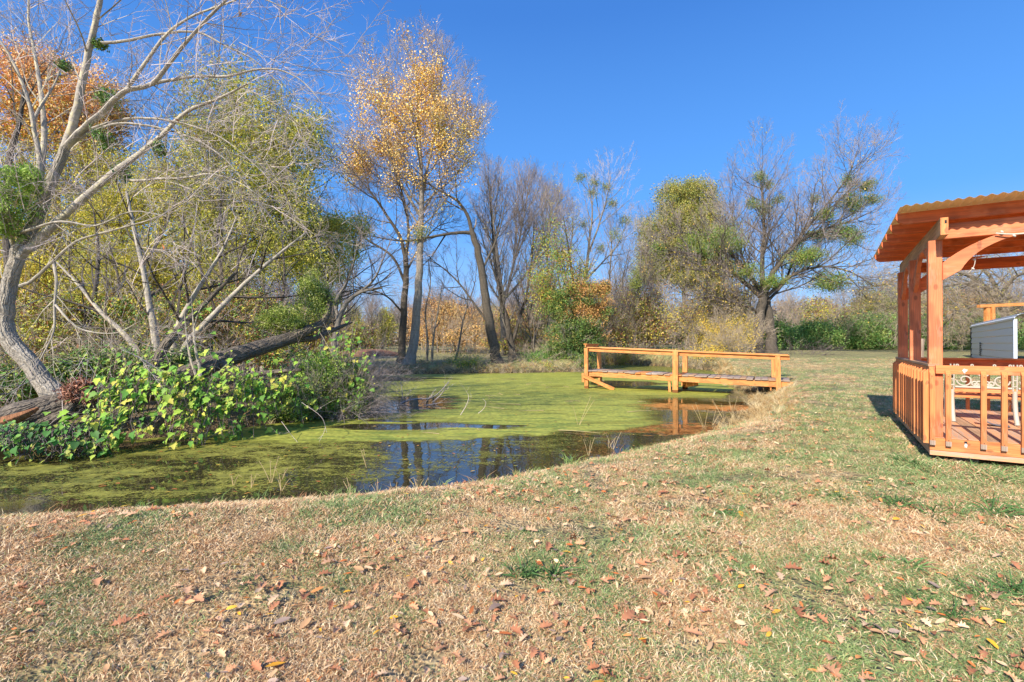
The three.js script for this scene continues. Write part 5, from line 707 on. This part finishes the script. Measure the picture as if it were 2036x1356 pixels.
// woods beyond, built from three models and copies of them
{
  const r = RNG(110), far = (seed, o) => tree('far_tree', o.label, { seed, base: V(0, 0, 0), afloat: true, bark: M.barkGrey, stems: [{ p: [V(0, -0.3, 0), V(0.1, 2, 0), V(-0.1, 4.5, 0.1), V(0, 7.5, 0)], r: [0.2, 0.03] }, { p: [V(0, 1.5, 0), V(1, 4, 0.3), V(1.8, 6.6, 0.4)], r: [0.12, 0.03], name: 'limb' }, { p: [V(0, 1.2, 0), V(-1, 3.6, -0.3), V(-1.7, 6, -0.4)], r: [0.12, 0.03], name: 'limb' }], n: [12, 4], ang: [0.6, 0.6], len: 2.6, lr: 0.5, shape: 0.3, t0: 0.2, up: 0.25, wob: 0.16, ref: 1.8, spray: { n: 1.6, len: 1.2, mat: M.twigGrey, geo: sprayUp, up: 0.3 }, ...o });
  const el = (x, y, z, a, b) => ({ c: V(x, y, z), r: [a, b, a] });
  const A = far(111, { label: 'grey bare tree in the far woods', group: 'bare trees of the far woods' });
  const B = far(112, { label: 'orange leafed tree in the far woods', group: 'orange trees of the far woods', leaves: [{ env: [el(0, 4.2, 0, 2.4, 2.4), el(0.8, 6, 0.3, 1.7, 1.6), el(-0.8, 3, 0, 2.2, 1.8)], n: 700, per: 18, fill: 0.5, clump: 0.35, geo: clusterGeo(7, 0.45, 0.17, 0.6), cols: C('#cfa05c', '#bf8a50', '#d6ae6c', '#b08a4c', '#c09658', '#a8784a') }] });
  const D = far(113, { label: 'olive green tree in the far woods', group: 'olive trees of the far woods', leaves: [{ env: [el(0, 4, 0, 2.4, 2.6), el(0.6, 6, 0, 1.7, 1.8), el(-0.6, 2.6, 0, 2.4, 1.8)], n: 620, per: 18, fill: 0.5, clump: 0.35, geo: clusterGeo(7, 0.45, 0.17, 0.6), cols: [...olive, ...ygreen.slice(0, 3)] }] });
  const where = [[200, 'behind the old pond tree'], [560, 'behind the left thicket'], [790, 'left of the cottonwood trunk'], [860, 'just behind the cottonwood trunk'], [960, 'between cottonwood and leaning tree'], [1080, 'right of the leaning tree'], [1200, 'behind the leafy green and rust tree'], [1345, 'over the left half of the dock'], [1520, 'over the right half of the dock'], [1760, 'beyond the hedge'], [3000, 'behind the gazebo']];
  const used = new Set(), place = (src, px, d, s) => { const t = used.has(src) ? src.clone() : src; if (used.has(src)) { t.name = numbered('far_tree'); scene.add(t); } used.add(src); { const w = where.find(([a]) => px < a)[1]; t.userData.label = t.userData.label.replace(/ in the far woods.*/, '') + ' in the far woods ' + w; t.userData.group = t.userData.label; } const x = (px - 1018) / 965 * d; t.position.set(x, height(x, d) - 0.1, -d); t.rotation.y = r() * 6.28; t.scale.setScalar(s); };
  for (const [px, d, s] of [[610, 60, 1.0], [680, 66, 1.1], [740, 62, 0.9], [800, 78, 1.0], [1020, 72, 1.1], [1090, 66, 1.0], [1150, 74, 1.1], [1215, 64, 1.0], [1262, 70, 1.15], [1300, 62, 1.0], [1440, 72, 1.1], [1500, 80, 1.1], [1570, 76, 1.0], [1630, 84, 1.05], [1680, 90, 1.1], [1240, 54, 0.9], [560, 52, 1.1], [640, 46, 0.9], [480, 44, 1.1], [380, 46, 1.1], [1770, 78, 1.2], [1850, 72, 1.2], [1930, 74, 1.2], [2010, 70, 1.2], [1200, 48, 0.75], [1290, 52, 0.8], [90, 40, 1.2], [10, 36, 1.2]]) place(A, px, d, s);
  for (const [px, d, s] of [[870, 56, 0.85], [905, 60, 0.9], [945, 58, 0.75], [1000, 64, 0.8], [840, 64, 0.8], [585, 56, 0.75], [400, 40, 0.9], [500, 48, 0.8], [1045, 70, 0.8], [250, 36, 0.9], [1900, 60, 1.0], [1965, 58, 0.9]]) place(B, px, d, s);
  for (const [px, d, s] of [[760, 72, 0.8], [700, 80, 0.9], [975, 76, 0.9], [1110, 58, 0.7], [1180, 60, 0.75], [1235, 80, 1.0], [1280, 76, 0.9], [1430, 56, 0.75], [1470, 60, 0.8], [180, 40, 1.1], [320, 42, 1.0], [440, 38, 0.9], [1745, 60, 0.9], [40, 46, 1.3], [1810, 64, 1.0]]) place(D, px, d, s);
  // far-off wood that closes the horizon
  const q = [], cs = [], gb = clusterGeo(9, 1.0, 0.5, 0.6); for (let i = 0; i < 34000; i++) { const a = (r() - 0.5) * 3.3, d = 95 + r() * 35, x = Math.sin(a) * d, z = Math.cos(a) * d, hgt = (0.35 + 0.65 * fbm(a * 22, 3, 3)) * 9.5; const y = r() * hgt; q.push(mat4(V(x, land(x, z) + y, -z), rq(r), 0.8 + 0.6 * r())); cs.push(pick(C('#8a7a6a', '#7d7068', '#94826a', '#7f7a52', '#9a7f60', '#70695a'), r, 0.15)); }
  const fw = instances('far_woods', gb, M.leaf, q, cs, scene); tag(fw, 'hazy mass of grey brown woods along the horizon', 'woods');
}
// undergrowth that closes the view between the far trunks
const FB = (label, seed, env, cols, n = 700) => shrub('far_thicket', label, 'thicket', { seed, env, wide: true, stems: 40, n: [7], len: 1.3, up: 0.15, rad: 0.03, bark: M.twigGrey, spray: { n: 1.1, len: 1.2, mat: M.twigTan, geo: sprayUp, up: 0.2 }, leaves: [{ n, per: 18, fill: 0.6, clump: 0.3, geo: clusterGeo(6, 0.42, 0.17, 0.55), cols }] });
FB('tan and orange thicket between the cottonwood and the leaning tree', 151, [E(890, 645, 54, 70, 45, 60), E(930, 670, 50, 50, 26, 40)], C('#c9a060', '#b88a50', '#d0ae70', '#a8884e', '#bf9458', '#a09050'), 420);
FB('brown and olive thicket behind the bare trees right of the leaning tree', 152, [E(1040, 655, 48, 70, 48, 60), E(1000, 690, 44, 50, 20, 40), E(1090, 600, 52, 40, 60, 40)], [...brownL.slice(0, 3), ...olive, ...C('#c09a5c')], 600);
FB('tan thicket left of the dark bare tree across the pond', 153, [E(700, 680, 50, 80, 30, 60), E(620, 670, 44, 60, 40, 50)], [...brownL, ...olive]);
FB('tall tan brush behind the left half of the dock', 154, [E(1270, 630, 50, 70, 75, 60), E(1220, 660, 46, 40, 50, 40)], [...brownL, ...olive, ...C('#b0a070', '#a0926a')], 600);
FB('grey tan brush left of the spreading tree trunks', 155, [E(1400, 640, 46, 80, 62, 50), E(1440, 600, 47, 60, 50, 50)], [...olive, ...brownL.slice(0, 2), ...C('#c0a85a', '#b09a58')], 700);
FB('dark green cedar bush behind the middle of the dock', 156, [E(1385, 655, 48, 46, 34, 40)], greenL, 420);
FB('thin tan brush right of the spreading tree before the hedge', 157, [E(1610, 625, 62, 60, 40, 40), E(1700, 620, 64, 60, 40, 40)], [...olive, ...brownL.slice(0, 2)], 200);
FB('orange and olive thicket above the hedge behind the gazebo', 158, [E(1930, 618, 60, 70, 30, 50), E(1800, 625, 60, 60, 30, 50)], [...orangeL.slice(3), ...olive, ...gold.slice(2, 5)], 500);
{ // reddish earth bank showing between the far trunks
  const g = new THREE.SphereGeometry(1, 28, 14, 0, PI * 2, 0, PI / 2), p = g.attributes.position; for (let i = 0; i < p.count; i++) { const x = p.getX(i), y = p.getY(i), z = p.getZ(i), k = 1 + 0.25 * (fbm(x * 3 + 9, z * 3) - 0.5); p.setXYZ(i, x * 3.2 * k, y * 0.75 * k, z * 2 * k); } g.computeVertexNormals();
  const m = part('earth_mound', g, std({ color: new THREE.Color(0.56, 0.34, 0.22), map: weatherTex, bumpMap: barkBump, bumpScale: 0.1 }), scene); m.position.set(-13.2, land(-13, 44) - 0.15, -44); tag(m, 'bare reddish earth mound beyond the pond left of the cottonwood', 'earth mound');
}

// ---------------------------------------------------------------- lawn grass, reeds, fallen leaves
function bladeTuft(seed, n, R, l0, l1, w, lean) {
  const r = RNG(seed), p = [], idx = [];
  for (let k = 0; k < n; k++) {
    const a = r() * 6.28, rr = R * Math.sqrt(r()), b = V(Math.cos(a) * rr, -0.006, Math.sin(a) * rr), h = r() * 6.28, ln = lean * (0.4 + 0.9 * r()), L = lerp(l0, l1, r()), d = V(Math.cos(h) * Math.sin(ln), Math.cos(ln), Math.sin(h) * Math.sin(ln)), s = V(-Math.sin(h), 0, Math.cos(h)).applyAxisAngle(d, r() * 3), m = b.clone().addScaledVector(d, L * 0.55), e = m.clone().addScaledVector(d.clone().add(V(Math.cos(h) * 0.5, -0.35, Math.sin(h) * 0.5)).normalize(), L * 0.5), o = p.length / 3;
    for (const v of [b.clone().addScaledVector(s, w / 2), b.clone().addScaledVector(s, -w / 2), m.clone().addScaledVector(s, w * 0.42), m.clone().addScaledVector(s, -w * 0.42), e]) p.push(v.x, v.y, v.z);
    idx.push(o, o + 1, o + 2, o + 1, o + 3, o + 2, o + 2, o + 3, o + 4);
  }
  const g = new THREE.BufferGeometry(); g.setAttribute('position', new THREE.Float32BufferAttribute(p, 3)); g.setIndex(idx); const f = g.toNonIndexed(); f.computeVertexNormals(); return f;
}
const underDeck = (x, z) => { const dx = x - 4.773, dz = z - 5.55, s = dx * 0.836 - dz * 0.549, v = dx * 0.549 + dz * 0.836; return s > 0.02 && s < 3.7 && v > 0.02 && v < 3.4; };
const gazeboFront = (x, z) => { const dx = x - 4.773, dz = z - 5.55, s = dx * 0.836 - dz * 0.549, v = dx * 0.549 + dz * 0.836; return s > -0.35 && v > -0.75 && v < 0.05; };
{
  const r = RNG(120), tufts = [bladeTuft(1, 14, 0.045, 0.016, 0.045, 0.0034, 1.15), bladeTuft(2, 14, 0.05, 0.016, 0.05, 0.0032, 1.3), bladeTuft(3, 11, 0.04, 0.022, 0.055, 0.0034, 0.8)], ms = [[], [], []], cs = [[], [], []];
  const dry = C('#e2c294', '#d8b282', '#e8cda2', '#cca272', '#c08c5e', '#debc8c', '#b08260', '#ecd6ac'), wet = C('#87995c', '#93a366', '#758c54', '#a2ac6e', '#66804c');
  for (let i = 0; i < 270000; i++) {
    const z = 1.2 * Math.pow(27, r()), x = (r() * 2 - 1) * (1.12 * z + 2.2); if (underDeck(x, z)) continue;
    const sd = z > 3.5 ? shoreDist(x, z) : 5; if (sd < 0.03 + 0.1 * r()) continue; if (x < -3.4 && z > 6.4) continue;
    const g = greenness(x, z), isG = r() < 0.05 + 0.72 * g, k = isG && r() < 0.5 ? 2 : Math.floor(r() * 2), q = new THREE.Quaternion().setFromAxisAngle(YUP, r() * 6.28); if (fbm(x * 2.3 + 7, z * 2.3, 2) < 0.34 && r() < 0.75) continue; let s = (0.75 + 0.55 * r()) * (0.72 + 0.6 * vn(x * 1.7 + 3, z * 1.7)) * (1 + 0.035 * Math.min(z, 14)); if (gazeboFront(x, z)) s *= 1.6;
    ms[k].push(mat4(V(x, height(x, z, sd), -z), q, V(s, s * (0.8 + 0.5 * r()), s))); cs[k].push(pick(isG ? wet : dry, r, 0.18));
  }
  const G = new THREE.Group(); G.name = 'lawn_grass'; scene.add(G); tag(G, 'short dry straw coloured lawn grass mixed with green blades', 'grass', null, 'stuff');
  tufts.forEach((g, k) => instances('grass_blades', g, M.grass, ms[k], cs[k], G));
}
{ // coarse green clumps that stand out of the lawn
  const r = RNG(125), tg = [bladeTuft(11, 34, 0.05, 0.10, 0.24, 0.009, 1.25), bladeTuft(12, 40, 0.06, 0.08, 0.2, 0.008, 1.2), bladeTuft(13, 26, 0.04, 0.1, 0.2, 0.009, 1.3)], mats = C('#5c7d40', '#67884a', '#4f7238').map((c) => std({ color: c, side: THREE.DoubleSide }));
  const put1 = (px, py, n, label, sz = 1) => { const z = 1.5 * 965 / (py - 683), b = V((px - 1018) / 965 * z, 0, -z); const zz = (1.5 - height(b.x, z)) * 965 / (py - 683); b.set((px - 1018) / 965 * zz, 0, -zz); b.y = height(b.x, zz); const T = thing('grass_clump', label, 'grass clump', b); for (let i = 0; i < n; i++) { const m = part('blades', tg[i % 3], mats[Math.floor(r() * 3)], T, null, 'stuff'); const x = (r() - 0.5) * 0.16 * Math.min(n, 5), zq = (r() - 0.5) * 0.12 * Math.min(n, 5); m.position.set(x, height(b.x + x, zz - zq) - b.y, zq); m.rotation.y = r() * 6; m.scale.setScalar(sz * (0.7 + 0.5 * r())); } };
  put1(1042, 1142, 3, 'coarse green grass clump alone in the middle of the dry foreground'); put1(1925, 1010, 8, 'broad patch of long green grass in front of the gazebo near the right edge', 1.1); put1(1850, 995, 4, 'green grass tuft just left of the broad patch before the gazebo'); put1(1990, 1225, 4, 'coarse green grass clump low at the right edge of the lawn', 0.9); put1(1930, 1190, 3, 'green grass clump with wide blades beside the lowest one on the right', 0.8); put1(1560, 905, 3, 'small green grass tuft on the slope between pond and gazebo', 0.8); put1(1690, 985, 3, 'low green tuft midway between the pond edge and the gazebo corner', 0.8); put1(1765, 1125, 2, 'sparse green tuft among the brown leaves right of centre', 0.8); put1(1420, 1010, 3, 'low green tuft below the right bank of the pond', 0.7); put1(1850, 925, 3, 'long green grass growing against the gazebo corner', 0.9); put1(1960, 935, 4, 'long green grass along the front rim of the gazebo', 0.9); put1(1330, 1100, 2, 'thin green tuft right of the middle clump', 0.7);
}
{ // reeds and dead stems along the water
  const r = RNG(130), G = new THREE.Group(); G.name = 'dry_reeds'; scene.add(G); tag(G, 'pale dry reeds and grass fringe along the pond edge by the dock', 'reeds', null, 'stuff');
  const tg = [bladeTuft(21, 16, 0.07, 0.15, 0.42, 0.007, 0.5), bladeTuft(22, 14, 0.06, 0.12, 0.34, 0.007, 0.7), bladeTuft(23, 12, 0.05, 0.05, 0.14, 0.006, 0.6)], ms = [[], [], []], cs = [[], [], []], pale = C('#d0b684', '#c4a674', '#b8955f', '#dcc79a', '#a88656'), gr = C('#7f9650', '#6f8a48', '#8fa05c'), rust = C('#a8714a', '#b8835a', '#c0986a');
  const n = shorePts.length; for (let i = 0; i < n; i++) {
    const [ax, az] = shorePts[i], [bx, bz] = shorePts[(i + 1) % n], L = Math.hypot(bx - ax, bz - az), ox = (bz - az) / L, oz = -(bx - ax) / L;
    const right = ax > 4.2 && az > 9.6 && az < 22, near = az < 9.6 && ax > -9 && !(ax < -3.5 && az > 6.6), far = az > 22; const cnt = Math.round(L * (right ? 60 : near ? 26 : far ? 10 : 4));
    for (let k = 0; k < cnt; k++) { const t = r(), w = right ? (r() + r() - 0.9) * 0.75 : near ? (r() - 0.2) * 0.22 : (r() - 0.3) * 0.6, x = lerp(ax, bx, t) + ox * w, z = lerp(az, bz, t) + oz * w, sd = shoreDist(x, z); if (sd < (right ? -0.75 : -0.3)) continue; const v = near ? (r() < 0.9 ? 2 : 1) : right ? (r() < 0.3 ? 0 : r() < 0.6 ? 1 : 2) : Math.floor(r() * 2); if (sd < -0.1 && near && r() < 0.7) continue; const y = Math.max(height(x, z, sd), WATER - 0.02), s = near ? 0.6 + 0.7 * r() : right ? 0.5 + 0.55 * r() : 0.9 + 0.6 * r(); ms[v].push(mat4(V(x, y, -z), new THREE.Quaternion().setFromAxisAngle(YUP, r() * 6.28), s)); cs[v].push(pick(near ? (x > -1 && r() < 0.45 ? gr : r() < 0.3 ? gr : r() < 0.5 ? rust : pale) : pale, r, 0.18)); }
  }
  tg.forEach((g, k) => instances('reed_blades', g, M.grass, ms[k], cs[k], G));
  // single stems standing in the shallow water
  const W = new Wood(), b = at(1150, 900, 9); for (const [px, py, h, d] of [[1150, 845, 70, 9.6], [1170, 905, 45, 8.3], [1210, 890, 40, 9], [1218, 893, 40, 9.1], [1400, 850, 60, 10.4], [1415, 845, 45, 10.6], [1485, 850, 30, 10.3], [500, 970, 40, 6.1], [540, 960, 60, 6.2], [560, 955, 45, 6.3], [560, 975, 50, 6.1], [465, 965, 34, 6], [700, 990, 60, 5.7], [752, 985, 40, 5.7], [830, 975, 45, 5.9], [835, 985, 40, 5.8], [730, 930, 50, 6.6], [1440, 835, 50, 11], [1455, 830, 60, 11.4], [1465, 842, 55, 11]]) { const z = (1.5 - WATER) * 965 / (py - 683), a = at(px, py + 4, z), L = h / 965 * z; for (let q = 0; q < 3; q++) { const e = a.clone().add(V((r() - 0.5) * L * 0.9, L * (0.5 + 0.5 * r()), (r() - 0.5) * L * 0.4)); W.tube([a, a.clone().lerp(e, 0.55).add(V(0, 0.02, 0)), e, e.clone().add(V((r() - 0.5) * 0.12, -0.03, 0))], [0.0035, 0.003, 0.0024, 0.0016], 4); } }
  for (let i = 0; i < 46; i++) { const z = 8.5 + 16 * r(), x = -4 + 9 * r(); if (shoreDist(x, z) > -0.3) continue; const h = r() * 6.28, L = 0.2 + 0.7 * r(), a = V(x, WATER + 0.012, -z), e = a.clone().add(V(Math.cos(h) * L, 0.02 * r(), Math.sin(h) * L)), m = a.clone().lerp(e, 0.5).add(V(0.06 * (r() - 0.5), 0.01, 0.06 * (r() - 0.5))); W.tube(smooth([a, m, e], 3), taper(7, 0.008, 0.003), 4); }
  part('dead_stems', W.geo(), std({ color: HX('#c8ae80') }), G, null, 'stuff');
}
function oakLeaf(seed, kind) {
  const r = RNG(seed), side = kind === 0 ? [[0.03, 0], [0.05, 0.12], [0.24, 0.2], [0.10, 0.30], [0.36, 0.46], [0.13, 0.52], [0.30, 0.74], [0.11, 0.76], [0.12, 0.92], [0, 1.02]] : kind === 1 ? [[0.02, 0], [0.14, 0.14], [0.22, 0.36], [0.21, 0.6], [0.12, 0.85], [0, 1]] : [[0.02, 0], [0.10, 0.15], [0.13, 0.4], [0.12, 0.65], [0.06, 0.88], [0, 1]];
  const p = [], idx = [], curl = 0.3 + 0.7 * r(), bend = (r() - 0.35) * 0.7, tw = (r() - 0.5) * 0.7, N = side.length;
  const warp = (x, y) => { const a = x * curl + tw * (y - 0.5) * x * 3, z = Math.abs(x) * Math.abs(x) * curl * 2.2 + bend * (y - 0.4) * (y - 0.4) * 0.8 + a * 0.15; return [x * (1 - 0.25 * Math.abs(x) * curl), z, y - 0.5]; };
  for (const [x, y] of side) { const j = 1 + (r() - 0.5) * 0.2; p.push(...warp(x * j, y), ...warp(0, y), ...warp(-x * j, y)); }
  for (let i = 0; i < N - 1; i++) { const o = i * 3; idx.push(o, o + 1, o + 3, o + 1, o + 4, o + 3, o + 1, o + 2, o + 4, o + 2, o + 5, o + 4); }
  const g = new THREE.BufferGeometry(); g.setAttribute('position', new THREE.Float32BufferAttribute(p, 3)); g.setIndex(idx); g.computeVertexNormals(); return g;
}
{
  const r = RNG(140), G0 = [oakLeaf(1, 0), oakLeaf(2, 0), oakLeaf(3, 0), oakLeaf(4, 0)], G1 = [oakLeaf(5, 1), oakLeaf(6, 1), oakLeaf(7, 2)];
  const kinds = [['lobed_oak_leaf', 'rust brown lobed oak leaf', G0, C('#b87a54', '#a86c48', '#c48c64'), 0.18], ['lobed_oak_leaf', 'pale tan lobed oak leaf', G0, C('#d0a078', '#c89066', '#dab48c'), 0.26], ['oval_leaf', 'tan oval dry leaf', G1, C('#d2a878', '#c49668', '#dcb88c'), 0.24], ['oval_leaf', 'orange brown oval leaf', G1, C('#c8743a', '#b86630', '#d08a4c'), 0.12], ['oval_leaf', 'golden yellow oval leaf', G1, C('#d99a28', '#e0a838'), 0.05], ['oval_leaf', 'greyish brown curled leaf', G1, C('#9a8272', '#8a7262'), 0.07]].map((k) => [...k, k[3].map((c) => std({ color: c, side: THREE.DoubleSide, roughness: 0.75 }))]);
  const choose = () => { let t = r(); for (const k of kinds) { if (t < k[4]) return k; t -= k[4]; } return kinds[0]; };
  const spot = (z0, z1, pw) => { for (;;) { const z = z0 * Math.pow(z1 / z0, Math.pow(r(), pw)), x = (r() * 2 - 1) * 1.08 * z; if (underDeck(x, z) || (z > 3.5 && shoreDist(x, z) < 0.12)) continue; if (x < -4 && z > 6.4) continue; if (fbm(x * 0.9 + 13, z * 0.9 + 2, 3) + 0.25 * (r() - 0.5) + 0.1 * (1 - sst(z, 2.5, 5)) + 0.25 * (vn(x * 3.3, z * 3.3) - 0.5) < 0.47) continue; return [x, z]; } };
  const pose = () => new THREE.Quaternion().setFromEuler(new THREE.Euler((r() - 0.5) * 0.7, r() * 6.28, (r() - 0.5) * 0.7));
  for (let i = 0; i < 250; i++) { const [x, z] = spot(2.0, 6.5, 0.85), k = choose(), m = new THREE.Mesh(k[2][Math.floor(r() * k[2].length)], k[5][Math.floor(r() * k[5].length)]); m.name = numbered(k[0]); m.position.set(x, height(x, z) + 0.022 + 0.014 * r(), -z); m.quaternion.copy(pose()); m.scale.setScalar((k[0] === 'oval_leaf' ? 0.072 : 0.088) * (0.55 + 0.7 * r())); m.castShadow = m.receiveShadow = true; { const w = (z < 2.9 ? 'at the front of the lawn, ' : z < 4.2 ? 'midway up the lawn, ' : 'farther up the lawn, ') + (x / z < -0.35 ? 'left side' : x / z < 0.35 ? 'in the middle' : 'right side'); tag(m, k[1] + ' ' + w, 'fallen leaf', k[1].replace('leaf', 'leaves') + ' ' + w); } scene.add(m); }
  const ms = G0.concat(G1).map(() => []), cs = ms.map(() => []); for (let i = 0; i < 2000; i++) { const [x, z] = i < 1100 ? spot(1.9, 7, 0.8) : spot(4.5, 26, 0.9), k = choose(), gi = (k[2] === G0 ? 0 : 4) + Math.floor(r() * k[2].length), s = (k[2] === G1 ? 0.08 : 0.105) * (i < 1100 ? 0.35 + 0.4 * r() : 0.5 + 0.4 * r()); ms[gi].push(mat4(V(x, height(x, z) + 0.018 + 0.015 * r(), -z), pose(), s)); cs[gi].push(pick(k[3], r, 0.15)); }
  // leaves floating by the near edge
  for (let i = 0; i < 170; i++) { const px = 200 + r() * 1150, py = 880 + r() * 150, z = 1.8 * 965 / (py - 683), x = (px - 1018) / 965 * z; if (shoreDist(x, z) > -0.05) continue; const gi = 4 + Math.floor(r() * 3); ms[gi].push(mat4(V(x, WATER + 0.012, -z), new THREE.Quaternion().setFromAxisAngle(YUP, r() * 6.28), V(0.07, 0.02, 0.07).multiplyScalar(0.6 + 0.6 * r()))); cs[gi].push(pick(C('#c8a040', '#b8803c', '#a8a04a', '#b06a3a'), r, 0.2)); }
  // leaves and bits caught on the duckweed
  for (let i = 0; i < 420; i++) { const z = 8 + 20 * r() * r(), x = -8 + 15 * r(); if (shoreDist(x, z) > -0.15) continue; const gi = Math.floor(r() * 7), s = (gi < 4 ? 0.08 : 0.07) * (0.3 + 0.8 * r()); ms[gi].push(mat4(V(x, WATER + 0.014, -z), new THREE.Quaternion().setFromAxisAngle(YUP, r() * 6.28), V(s, s * 0.35, s))); cs[gi].push(pick(C('#b8843c', '#8a5a30', '#6a4a2a', '#c4a048', '#4a3a22'), r, 0.2)); }
  const L = new THREE.Group(); L.name = 'leaf_litter'; scene.add(L); tag(L, 'small dry leaf bits and distant leaves scattered over lawn and water edge', 'leaf litter', null, 'stuff'); G0.concat(G1).forEach((g, i) => instances('litter', g, M.leaf, ms[i], cs[i], L));
}

// ---------------------------------------------------------------- draw
const renderer = new THREE.WebGLRenderer({ antialias: true });
renderer.setSize(1024, 682);
renderer.shadowMap.enabled = true;
renderer.toneMapping = THREE.LinearToneMapping;
renderer.toneMappingExposure = EXPOSURE;
renderer.render(scene, camera);
